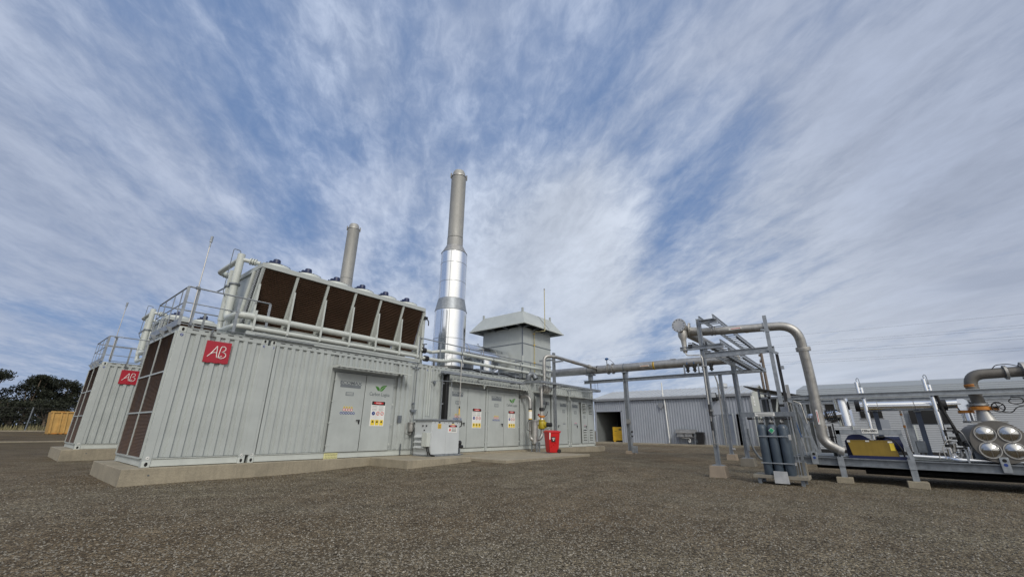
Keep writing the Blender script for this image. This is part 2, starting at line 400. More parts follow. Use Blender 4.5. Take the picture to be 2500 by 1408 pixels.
def part(name, mb, m, parent, label=None, bevel=0, smooth=True, kind=None):
    if SPLIT.get(name):
        isl = islands(mb)
        if 1 < len(isl) <= 40:
            return [part1(SPLIT[name], q, m, parent, label, bevel, smooth, kind) for q in isl][0]
    return part1(name, mb, m, parent, label, bevel, smooth, kind)
def part1(name, mb, m, parent, label=None, bevel=0, smooth=True, kind=None):
    off = worldloc(parent)
    me = bpy.data.meshes.new(name); me.from_pydata([tuple(V(v)-off) for v in mb.v], [], mb.f); me.validate()
    if smooth:
        me.shade_smooth(); me.set_sharp_from_angle(angle=R(34))
    o = link_mesh(name, me, m, parent, bevel)
    return setp(o, label, kind=kind)
def thing(name, loc, label, cat, group=None, kind=None):
    o = bpy.data.objects.new(name, None); COL.objects.link(o); o.location = loc; o.empty_display_size = .2
    return setp(o, label, cat, group, kind)
def solo(name, mb, m, label=None, cat=None, group=None, kind=None, bevel=0, smooth=True):
    xs = [v[0] for v in mb.v]; ys = [v[1] for v in mb.v]; zs = [v[2] for v in mb.v]
    c = V(((min(xs)+max(xs))/2, (min(ys)+max(ys))/2, min(zs)))
    me = bpy.data.meshes.new(name); me.from_pydata([tuple(V(v)-c) for v in mb.v], [], mb.f); me.validate()
    if smooth: me.shade_smooth(); me.set_sharp_from_angle(angle=R(34))
    o = link_mesh(name, me, m, None, bevel); o.location = c
    return setp(o, label, cat, group, kind)
def dup(root, loc, label, cat=None, **labels):
    def cp(o, p):
        c = o.copy(); COL.objects.link(c); c.parent = p
        for ch in o.children: cp(ch, c)
        return c
    kids = list(root.children)
    r = root.copy(); COL.objects.link(r)
    for ch in kids: cp(ch, r)
    r.location = loc; r['label'] = label
    return r
def text(s, size, pos, m, parent, name='lettering', face='-y', ext=.002, bold=0., sx=1., rot=0., align='CENTER'):
    c = bpy.data.curves.new('t', 'FONT'); c.body = s; c.size = size; c.extrude = ext; c.offset = bold; c.align_x = align; c.align_y = 'CENTER'; c.resolution_u = 3
    o = bpy.data.objects.new('t', c); COL.objects.link(o); bpy.context.view_layer.update()
    dg = bpy.context.evaluated_depsgraph_get(); me = bpy.data.meshes.new_from_object(o.evaluated_get(dg)); COL.objects.unlink(o); bpy.data.objects.remove(o); me.name = name
    right, up = (V((1,0,0)), V((0,0,1))) if face == '-y' else (V((0,-1,0)), V((0,0,1)))
    nrm = right.cross(up); ca, sa = math.cos(rot), math.sin(rot); r2 = right*ca+up*sa; u2 = up*ca-right*sa
    off = V(pos)-worldloc(parent)
    for v in me.vertices: v.co = off + r2*(v.co.x*sx) + u2*v.co.y + nrm*v.co.z
    return link_mesh(name, me, m, parent)
def ss(x, a, b):
    t = min(1, max(0, (x-a)/(b-a))); return t*t*(3-2*t)
def gz(x, y):
    a = .17*ss(x, 1.5, 8.5)*ss(y, -8, -3.2)*(1-.75*ss(x, 13, 19))*(1-ss(y, 3, 8))
    b = .5*ss(y, 14, 44)
    return a + b
# ---------------- ground ----------------
def ground():
    xs = [-900, -300, -100, -40, -20] + [-12+i*.5 for i in range(0, 85)] + [33, 37, 42, 50, 65, 90, 140, 300, 900]
    ys = [-900, -300, -100, -45, -30, -22] + [-18+i*.5 for i in range(0, 60)] + [13, 15, 18, 21, 25, 29, 33, 37, 41, 45, 50, 70, 120, 300, 900]
    vs = []; fs = []
    for y in ys:
        for x in xs:
            near = max(0, 1 - (abs(x-5)+abs(y+3))/40)
            vs.append((x, y, gz(x, y) + .022*near*(mnoise.noise(V((x*.5, y*.5, 0))))))
    n = len(xs)
    for j in range(len(ys)-1):
        for i in range(n-1): fs.append((j*n+i, j*n+i+1, (j+1)*n+i+1, (j+1)*n+i))
    me = bpy.data.meshes.new('gravel_ground'); me.from_pydata(vs, [], fs); me.shade_smooth()
    o = link_mesh('gravel_ground', me, 'gravel'); setp(o, kind='structure')
ground()
def stones(name, m, count, seed, smin, smax, label):
    rnd = random.Random(seed); mb = MB()
    base = [V(p) for p in ((1,0,0),(-1,0,0),(0,1,0),(0,-1,0),(0,0,1),(0,0,-.6))]
    tri = [(0,2,4),(2,1,4),(1,3,4),(3,0,4),(2,0,5),(1,2,5),(3,1,5),(0,3,5)]
    for i in range(count):
        d = 1.1 + 14*rnd.random()**1.8; a = R(rnd.uniform(-18, 100))
        x = -2.23 + d*math.cos(a); y = -11.32 + d*math.sin(a)
        if y > -.3 and x > -.35: continue
        if 5 < x < 12.7 and y > -3.1: continue
        s = rnd.uniform(smin, smax); q = rnd.uniform(0, 6.28)
        rot = Matrix.Rotation(q, 3, 'Z') @ Matrix.Rotation(rnd.uniform(-.6, .6), 3, 'X')
        near = max(0, 1 - (abs(x-5)+abs(y+3))/40)
        c = V((x, y, gz(x, y) + .022*near*mnoise.noise(V((x*.5, y*.5, 0))) + s*.25))
        mb.add([c + rot @ V((b.x*s*rnd.uniform(.7,1.4), b.y*s*rnd.uniform(.7,1.2), b.z*s*rnd.uniform(.45,.9))) for b in base], tri)
    me = bpy.data.meshes.new(name); me.from_pydata(mb.v, [], mb.f)
    o = link_mesh(name, me, m); setp(o, label, 'gravel', kind='stuff')
stones('loose_gravel', 'pebble', 62000, 3, .007, .014, 'brown grey crushed stone strewn over the yard')
stones('pale_gravel', 'pebble_light', 7000, 5, .006, .012, 'pale chips mixed into the crushed stone of the yard')
stones('dark_gravel', 'pebble_dark', 24000, 9, .006, .013, 'dark stones mixed into the crushed stone of the yard')

# ---------------- concrete slabs ----------------
def slab(name, x0, x1, y0, y1, z0, z1, label, m='concrete', bv=.012, hole=None):
    mb = MB().box(x0, x1, y0, y1, z0, z1)
    o = solo(name, mb, m, label, 'slab', bevel=bv, smooth=False)
    if hole:
        for hx in hole: part('form_tie_hole', MB().cyl((hx, y0-.003, z1-.13), (hx, y0+.02, z1-.13), .018, n=12), 'seam', o)
    return o
slab('concrete_slab', -.31, 19.6, -.22, 2.95, -.25, .3, 'long tan concrete slab carrying the nearer row of container modules', hole=[.12])
slab('concrete_slab', -.36, 19.6, 8.86, 12.1, -.25, .34, 'concrete slab under the farther row of container modules, at left', hole=[.25])
slab('concrete_step', 5.05, 7.42, -1.95, -.223, -.2, .30, 'stepped concrete block under the small pale cabinet')
slab('concrete_pad', 7.65, 12.62, -3.12, -.224, -.2, .242, 'low wide concrete pad under the red wheelie bin', bv=.01)

# ---------------- container modules ----------------
def casting(p, x0, x1, y0, z0, top=False):
    m = MB().box(x0, x1, y0-.006, y0+.15, z0, z0+.115)
    o = part('corner_casting', m, 'paint_light', p, bevel=.006)
    cx = (x0+x1)/2; h = MB()
    pts = [(cx+.028*math.cos(a)*(1 if not top else .9), y0-.0075, z0+.058+.040*math.sin(a)) for a in [2*math.pi*k/16 for k in range(16)]]
    h.prism(pts, (0,0,0), (0,.004,0)); part('casting_hole', h, 'dark_in', o, smooth=False)
    # small round lifting mark next to the casting
    zz = z0+.175 if not top else z0-.065
    r = part('lifting_mark', MB().cyl((cx, y0-.006, zz), (cx, y0+.002, zz), .030, n=16), 'blue' if top else 'plastic_white', p)
    part('mark_symbol', MB().bar((cx-.012, y0-.0075, zz-.012), (cx+.012, y0-.0075, zz+.012), .004, .010), 'plastic_white' if top else 'seam', r, smooth=False)
def container(name, label, x0, x1, y0, z0, panels, depth=2.6, H=2.9, post=.15, castL=True, castR=True, slots=True):
    t = thing(name, (x0, y0, z0), label, 'container')
    z1 = z0+H
    b = MB().box(x0+.02, x1-.02, y0+.06, y0+depth-.02, z0+.06, z1-.05); part('body', b, 'paint', t, smooth=False)
    for (xa, xb) in ((x0, x0+post), (x1-post, x1)):
        for (yy, ye) in ((y0, y0+.16), (y0+depth-.16, y0+depth)): part('corner_post', MB().box(xa, xb, yy, ye, z0, z1), 'paint', t, bevel=.006)
    tr = MB().box(x0+post, x1-post, y0+.004, y0+.10, z1-.13, z1); tr.box(x0+post, x1-post, y0+depth-.1, y0+depth-.004, z1-.13, z1)
    tr.box(x0+.004, x0+.1, y0+.16, y0+depth-.16, z1-.10, z1); part('top_rail', tr, 'paint', t, bevel=.004)
    br = MB().box(x0+post, x1-post, y0+.010, y0+.09, z0+.012, z0+.155); br.box(x0+post, x1-post, y0-.012, y0+.1, z0+.155, z0+.168)
    br.box(x0+.01, x0+.09, y0+.16, y0+depth-.16, z0+.012, z0+.15)
    part('bottom_rail', br, 'paint_light', t, bevel=.003)
    part('rail_shadow_gap', MB().box(x0+post, x1-post, y0+.012, y0+.05, z0+.168, z0+.180), 'seam', t, smooth=False)
    c = MB()
    for (a, bb, za, zb) in panels: c.corr(a, bb, y0+.008, z0+za, z0+zb)
    if c.v: part('corrugated_panel', c, 'paint', t, smooth=False)
    c2 = MB().corr(x0+.15, x1-.15, y0+depth-.01, z0+.17, z1-.13, flip=-1); part('corrugated_panel', c2, 'paint', t, smooth=False)
    if slots:
        s = MB(); x = x0+post+.1; k = 0
        while x < x1-post-.12:
            w = .075 if k % 3 else .12
            s.box(x, x+w, y0-.002, y0+.012, z1-.055, z1-.040)
            x += .235; k += 1
        part('rail_slots', s, 'dark_in', t, smooth=False)
    if castL: casting(t, x0+.01, x0+post-.005, y0, z0); casting(t, x0+.01, x0+post-.005, y0, z1-.122, True)
    if castR: casting(t, x1-post+.005, x1-.01, y0, z0); casting(t, x1-post+.005, x1-.01, y0, z1-.122, True)
    return t
def louvre_end(t, x, y0, y1, z0, z1):
    # brown mesh air intake filling the end wall: 2 columns x 3 rows
    fr = MB(); w = .035; ym = (y0+y1)/2; zs = [z0, z0+(z1-z0)*.345, z0+(z1-z0)*.665, z1]
    for y in (y0, ym, y1): fr.box(x-.035, x+.005, y-w/2, y+w/2, z0, z1)
    for z in zs:
        fr.box(x-.033, x+.004, y0+w/2, ym-w/2, z-.016, z+.016); fr.box(x-.033, x+.004, ym+w/2, y1-w/2, z-.016, z+.016)
    part('intake_frame', fr, 'paint', t, smooth=False)
    for i in range(3):
        for (a, b) in ((y0+w/2, ym-w/2), (ym+w/2, y1-w/2)):
            za, zb = zs[i]+.016, zs[i+1]-.016; m = MB(); m.box(x-.004, x, a, b, za, zb); n = int((zb-za)/.028)
            for k in range(n):
                z = za + (k+.5)*(zb-za)/n
                m.add([(x-.022, a, z-.008), (x-.022, b, z-.008), (x-.004, b, z+.010), (x-.004, a, z+.010)], [(0, 1, 2, 3)])
            part('louvre_panel', m, 'louvre', t, smooth=False)
def ab_sign(t, x0, x1, y, z0, z1):
    b = part('logo_board', MB().box(x0, x1, y-.012, y, z0, z1), 'red', t, bevel=.003)
    nb = MB()
    for k in range(3): nb.box(x0+.05+k*.165, x0+.13+k*.165, y-.011, y+.002, z0-.008, z0+.004)
    part('board_tabs', nb, 'red', b, smooth=False)
    L = MB(); w = x1-x0; h = z1-z0; P = lambda u, v: (x0+u*w, y-.016, z0+v*h)
    def stroke(pts, r=.0085):
        L.pipe([P(*p) for p in pts], r*w/.5, 0, n=6)
    stroke([(.13,.26), (.24,.40), (.36,.62), (.43,.76), (.45,.78), (.455,.70), (.47,.45), (.50,.24)])
    stroke([(.25,.40), (.34,.47), (.47,.47)])
    cv = [(.56,.24), (.575,.50), (.60,.72), (.63,.78), (.72,.79), (.79,.74), (.80,.66), (.75,.58), (.66,.53), (.76,.51), (.84,.44), (.845,.34), (.78,.26), (.68,.22), (.60,.235), (.565,.27), (.63,.30), (.70,.33)]
    stroke(cv)
    part('lettering', L, 'white', b)
PAN1 = lambda a, b: [(a+.15, b-.15, .18, 2.77)]
def gen_front(dx, y, z, tag1):
    t = container('intake_container', tag1, 0+dx, 1.865+dx, y, z, PAN1(dx, 1.865+dx))
    louvre_end(t, dx, y+.09, y+2.51, z+.17, z+2.78)
    ab_sign(t, .57+dx, 1.075+dx, y-.004, z+2.18, z+2.67)
    return t
c1 = gen_front(0, 0, .3, 'ribbed grey container with brown mesh end and red AB board, nearest at left')
c1b = gen_front(-.06, 9.1, .335, 'farther left container module with red AB board, half hidden behind the near row')

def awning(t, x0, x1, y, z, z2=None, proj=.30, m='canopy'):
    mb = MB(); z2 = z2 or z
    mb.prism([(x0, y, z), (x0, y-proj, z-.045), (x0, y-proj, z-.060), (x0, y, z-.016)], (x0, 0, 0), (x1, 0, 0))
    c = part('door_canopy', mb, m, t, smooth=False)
    part('canopy_lip', MB().box(x0-.004, x1+.004, y-proj-.006, y-proj+.004, z-.066, z-.038).box(x0-.006, x0+.004, y-proj, y, z-.06, z+.004), 'paint_light', c, smooth=False)
    return c
def lever(t, x, y, z, s=1):
    mb = MB().box(x-.018, x+.018, y-.012, y, z-.10, z+.02); mb.bar((x, y-.035, z), (x-.11*s, y-.04, z+.004), .018, .022); mb.cyl((x, y, z), (x, y-.04, z), .014, n=10)
    return part('door_handle', mb, 'black', t)
def hinge(t, x, y, z):
    mb = MB().pipe([(x-.055, y-.004, z+.012), (x-.02, y-.006, z-.008), (x+.03, y-.006, z-.008), (x+.075, y-.004, z+.010)], .005, .02, n=6); mb.cyl((x, y-.008, z-.03), (x, y-.008, z+.03), .009, n=8)
    part('hinge', mb, 'paint_light', t)
def door(t, x0, x1, z0, z1, y=0, handle=None, hside=1, hinges=None):
    part('door_seam', MB().box(x0-.012, x1+.012, y-.001, y+.02, z0-.012, z1+.012), 'seam', t, smooth=False)
    d = part('door', MB().box(x0+.006, x1-.006, y-.028, y, z0+.006, z1-.004), 'paint', t, bevel=.005)
    if handle: lever(d, handle, y-.028, 1.30, hside)
    if hinges:
        for z in (z0+.18, z0+.18+(z1-z0-.4)/3, z0+.18+(z1-z0-.4)*2/3, z1-.22): hinge(d, hinges, y-.028, z)
    return d
def danger(t, x0, x1, z0, z1, y):
    b = part('danger_sign', MB().box(x0, x1, y-.005, y, z0, z1), 'plastic_white', t, smooth=False)
    w = x1-x0; h = z1-z0; q = y-.0065
    part('sign_header', MB().box(x0+.012, x1-.012, q, y-.004, z1-h*.165, z1-.010), 'black', b, smooth=False)
    pts = [(x0+w/2+w*.36*math.cos(a), q-.001, z1-h*.085+h*.045*math.sin(a)) for a in [2*math.pi*k/20 for k in range(20)]]
    part('sign_oval', MB().prism(pts, (0,0,0), (0,.002,0)), 'sign_red', b, smooth=False)
    text('DANGER', h*.062, (x0+w/2, q-.0025, z1-h*.085), 'plastic_white', b, bold=.0008, ext=.0006, sx=1.05)
    ln = MB()
    for k, fz in enumerate((.20, .225, .27, .32, .345, .385)):
        for s in (0, 1): ln.box(x0+w*(.07+.47*s), x0+w*(.43+.47*s-(.04 if k % 2 else 0)), q, y-.004, z1-h*fz-.006, z1-h*fz)
    part('sign_text_lines', ln, 'grey_text', b, smooth=False)
    for k, m in enumerate(('blue', 'sign_red', 'sign_red')):
        cx = x0+w*(.2+.31*k); cz = z1-h*.50; r = w*.115
        part('sign_symbol', MB().cyl((cx, y-.004, cz), (cx, q, cz), r, n=16), m, b, smooth=False)
        if k: part('symbol_disc', MB().cyl((cx, y-.004, cz), (cx, q-.001, cz), r*.72, n=14), 'plastic_white', b, smooth=False)
        part('symbol_figure', MB().bar((cx-r*.35, q-.0015, cz-r*.3), (cx+r*.3, q-.0015, cz+r*.35), .002, r*.5, up=(0,1,0)), 'plastic_white' if not k else 'black', b, smooth=False)
        part('warning_panel', MB().box(cx-w*.13, cx+w*.13, q, y-.004, z0+h*.035, z0+h*.25), 'signyellow', b, smooth=False)
        zt = z0+h*.20
        part('warning_triangle', MB().prism([(cx-w*.08, q-.001, zt-h*.06), (cx+w*.08, q-.001, zt-h*.06), (cx, q-.001, zt+h*.03)], (0,0,0), (0,.002,0)), 'black', b, smooth=False)
def maker_plate(t, x0, x1, z0, z1, y):
    b = part('nameplate', MB().box(x0, x1, y-.003, y, z0, z0+(z1-z0)*.42), 'grey_band', t, smooth=False)
    b2 = part('nameplate_outline', MB().box(x0, x1, y-.003, y, z0+(z1-z0)*.42, z0+(z1-z0)*.47), 'grey_band', b, smooth=False)
    text('ECOMAX', (z1-z0)*.62, ((x0+x1)/2, y-.003, z0+(z1-z0)*.70), 'grey_band', b, bold=.004, ext=.001, sx=(x1-x0)/((z1-z0)*2.45))
def small_label(t, x0, x1, z0, z1, y, m='grey_band'):
    b = part('small_label', MB().box(x0, x1, y-.002, y, z0, z1), m, t, smooth=False)
    l = MB()
    for f in (.2, .45, .7): l.box(x0+.02, x1-.02, y-.003, y-.001, z0+(z1-z0)*f, z0+(z1-z0)*(f+.12))
    part('label_lines', l, 'paint_light', b, smooth=False)
def icons(t, xc, zc, y, s=1., rows=((4, 'signyellow', .135, 't'), (4, 'sign_red', .06, 'r'), (6, 'blue', -.03, 'd'))):
    for (n, m, dz, kind) in rows:
        g = MB(); h = MB()
        for k in range(n):
            x = xc + (k-(n-1)/2)*.078*s; z = zc+dz*s
            if kind == 't': g.prism([(x-.033*s, y-.003, z-.028*s), (x+.033*s, y-.003, z-.028*s), (x, y-.003, z+.03*s)], (0,0,0), (0,.003,0)); h.box(x-.005*s, x+.005*s, y-.004, y, z-.016*s, z+.010*s)
            else:
                g.cyl((x, y, z), (x, y-.003, z), .034*s, n=14)
                if kind == 'r': h.cyl((x, y, z), (x, y-.004, z), .022*s, n=12)
                else: h.box(x-.012*s, x+.012*s, y-.004, y, z-.014*s, z+.012*s)
        b = part('safety_stickers', g, m, t, smooth=False)
        part('sticker_symbols', h, 'black' if kind == 't' else 'plastic_white', b, smooth=False)
def leaf_logo(t, xc, zc, y, s=1.):
    def leaf(cx, cz, ang, L, W, bend):
        up = []; lo = []
        for k in range(13):
            u = k/12; w = W*math.sin(math.pi*u**.8)*(1-.25*u); c = bend*math.sin(math.pi*u)
            up.append((u*L, c+w)); lo.append((u*L, c-w))
        P = up+lo[::-1][1:-1]
        return [(cx+p*math.cos(ang)-q*math.sin(ang), y-.003, cz+p*math.sin(ang)+q*math.cos(ang)) for p, q in P]
    b = part('leaf_emblem', MB().prism(leaf(xc-.005*s, zc-.02*s, R(40), .275*s, .060*s, .022*s), (0,0,0), (0,.003,0)), 'leafgreen', t, smooth=False)
    part('small_leaf', MB().prism(leaf(xc-.02*s, zc-.005*s, R(140), .185*s, .045*s, -.012*s), (0,0,0), (0,.003,0)), 'leafgreen', b, smooth=False)
    part('leaf_vein', MB().pipe([(xc-.005*s, y-.004, zc-.02*s), (xc+.06*s, y-.004, zc+.07*s), (xc+.16*s, y-.004, zc+.13*s)], .004*s, .05, n=5), 'paint_light', b)
    text('Carbon Logica', .128*s, (xc, y-.002, zc-.10*s), 'grey_text', b, ext=.001, bold=.0015, sx=.84)

part('joint_cover', MB().box(1.80, 1.995, -.009, .02, .475, 3.05), 'paint', c1)
part('joint_cover', MB().box(1.80, 1.875, 9.106, 9.13, .5, 3.1), 'paint', c1b)
# second module: double door with canopy
c2 = container('equipment_container', 'long grey container with double door and green leaf emblem, under the near cooler', 1.93, 7.15, 0, .3,
    [(2.08, 3.66, .18, 2.77), (3.80, 5.77, 2.475, 2.77), (5.90, 7.0, .18, 2.77)], post=.13)
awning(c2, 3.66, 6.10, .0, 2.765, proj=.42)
d = door(c2, 3.77, 4.745, .46, 2.60, 0, 4.66, 1, 3.77); maker_plate(d, 3.945, 4.59, 2.19, 2.38, -.029); small_label(d, 4.14, 4.39, 1.97, 2.07, -.029); icons(d, 4.27, 1.52, -.029)
d = door(c2, 4.755, 5.745, .46, 2.60, 0, None, 1, 5.745); leaf_logo(d, 5.26, 2.18, -.029, 1.12); danger(d, 5.015, 5.50, 1.15, 1.875, -.029)
part('socket_recess', MB().box(6.03, 6.17, -.012, .02, 1.26, 1.48), 'galv_dark', c2); 
hz = part('hazard_plate', MB().box(3.77, 4.15, -.018, -.004, .285, .445), 'hazyellow', c2, smooth=False)
hb = MB()
for r_ in (0, 1):
    for k in range(8): hb.bar((3.80+k*.043, -.0195, .305+r_*.072), (3.82+k*.043, -.0195, .350+r_*.072), .002, .016, up=(0,1,0))
part('hazard_stripes', hb, 'black', hz, smooth=False)
part('wall_rivets', MB().box(2.02, 2.03, -.004, .0, 1.7, 1.72).box(1.95, 1.955, -.003, 0, 2.0, 2.75), 'seam', c2, smooth=False)
container('equipment_container', 'second container of the farther row, hidden behind the near containers', 1.87, 7.09, 9.1, .335, [(2.0, 6.95, .18, 2.77)], castL=False, castR=False)
container('engine_container', 'farther engine container under the distant chimney', 7.12, 16.2, 9.1, .335, [(7.3, 16.0, .18, 2.77)], castL=False, castR=False, slots=False)

# engine module
c3 = container('engine_container', 'long engine container with doors behind the red bin, under the near chimney', 7.19, 16.35, 0, .3,
    [(7.32, 7.80, .18, 2.77), (8.0, 12.25, 2.475, 2.77), (12.30, 13.25, .18, 2.77), (13.25, 16.2, 2.475, 2.77)], post=.12)
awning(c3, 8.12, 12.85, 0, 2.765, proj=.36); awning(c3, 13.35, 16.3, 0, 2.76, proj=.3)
part('joint_cover', MB().box(7.10, 7.24, -.009, .02, .475, 3.05), 'paint', c2)
d = door(c3, 8.07, 9.07, .45, 2.55, 0, 8.93, 1); maker_plate(d, 8.27, 8.82, 2.22, 2.40, -.029); small_label(d, 8.45, 8.70, 1.95, 2.07, -.029); icons(d, 8.58, 1.47, -.029, .95)
d = door(c3, 9.08, 10.07, .45, 2.55, 0, None, 1, 10.05); danger(d, 9.34, 9.84, 1.13, 1.85, -.029)
part('door_post', MB().box(10.10, 10.19, -.04, .02, .32, 2.66), 'paint', c3, bevel=.005)
d = door(c3, 10.22, 11.19, .45, 2.55, 0, 11.10, 1, 10.22); maker_plate(d, 10.42, 11.02, 2.19, 2.38, -.029); small_label(d, 10.60, 10.84, 1.95, 2.07, -.029); icons(d, 10.72, 1.47, -.029, .95)
d = door(c3, 11.20, 12.17, .45, 2.55, 0, None, 1, 12.17); leaf_logo(d, 11.72, 2.17, -.029, 1.12); danger(d, 11.46, 11.93, 1.15, 1.84, -.029)
d = door(c3, 13.42, 14.60, .45, 2.55, 0, 13.55, -1); maker_plate(d, 14.0, 14.5, 2.20, 2.37, -.029); danger(d, 13.55, 14.0, 1.12, 1.80, -.029)
d = door(c3, 14.95, 16.1, .45, 2.55, 0, 15.25, -1, 16.1); maker_plate(d, 15.46, 16.04, 2.19, 2.36, -.029); small_label(d, 15.66, 15.90, 1.90, 2.05, -.029); icons(d, 15.8, 1.40, -.029, .8, ((3, 'paint_light', .08, 't'), (4, 'colblue', -.02, 'd')))
part('door_post', MB().box(14.70, 14.86, -.05, .02, .32, 2.66), 'paint', c3, bevel=.005)
c4 = container('switchgear_container', 'last grey container of the near row, with louvred vents in its doors', 16.40, 18.95, 0, .3, [(16.55, 18.80, 2.475, 2.77)], post=.12)
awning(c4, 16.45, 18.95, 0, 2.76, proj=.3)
d = door(c4, 16.50, 17.22, .45, 2.52, 0, 17.05, 1); maker_plate(d, 16.62, 17.15, 2.19, 2.36, -.029); small_label(d, 16.78, 17.02, 1.88, 2.03, -.029); icons(d, 16.9, 1.38, -.029, .8, ((4, 'pink', .08, 't'), (6, 'colblue', -.02, 'd')))
for (xa, xb, hx) in ((17.52, 18.12, 17.98), (18.15, 18.80, None)):
    d = door(c4, xa, xb, .45, 2.5, 0, hx, 1)
    xm = (xa+xb)/2
    if hx: small_label(d, xm-.10, xm+.10, 1.70, 1.83, -.029); icons(d, xm, 1.28, -.029, .7, ((3, 'pink', .08, 't'), (4, 'colblue', -.02, 'd')))
    for (za, zb) in ((.60, 1.12), (1.93, 2.42)):
        v = part('vent', MB().box(xm-.17, xm+.17, -.034, -.027, za, zb), 'dark_in', d, smooth=False); s = MB()
        for k in range(6):
            z = za+.03+k*(zb-za-.04)/6
            s.prism([(xm-.155, -.034, z+.040), (xm-.155, -.062, z+.010), (xm-.155, -.060, z-.004), (xm-.155, -.034, z+.026)], (0,0,0), (.31, 0, 0))
        part('vent_slats', s, 'paint_light', v, smooth=False)
        part('vent_frame', MB().box(xm-.19, xm-.165, -.04, -.026, za-.02, zb+.02).box(xm+.165, xm+.19, -.04, -.026, za-.02, zb+.02), 'paint', v, smooth=False)
# end wall notice of last module (red) and pink notice on the farther container
part('red_notice', MB().box(18.952, 18.965, .25, .55, .75, 1.35), 'binred', c4, smooth=False)
pn = part('pink_notice', MB().box(1.63, 1.80, 9.085, 9.095, .58, 1.10), 'pink', c1b, smooth=False)
part('notice_text_lines', MB().box(1.65, 1.78, 9.082, 9.086, .98, 1.03).box(1.65, 1.76, 9.082, 9.086, .88, .92).box(1.65, 1.78, 9.082, 9.086, .70, .82), 'sign_red', pn, smooth=False)
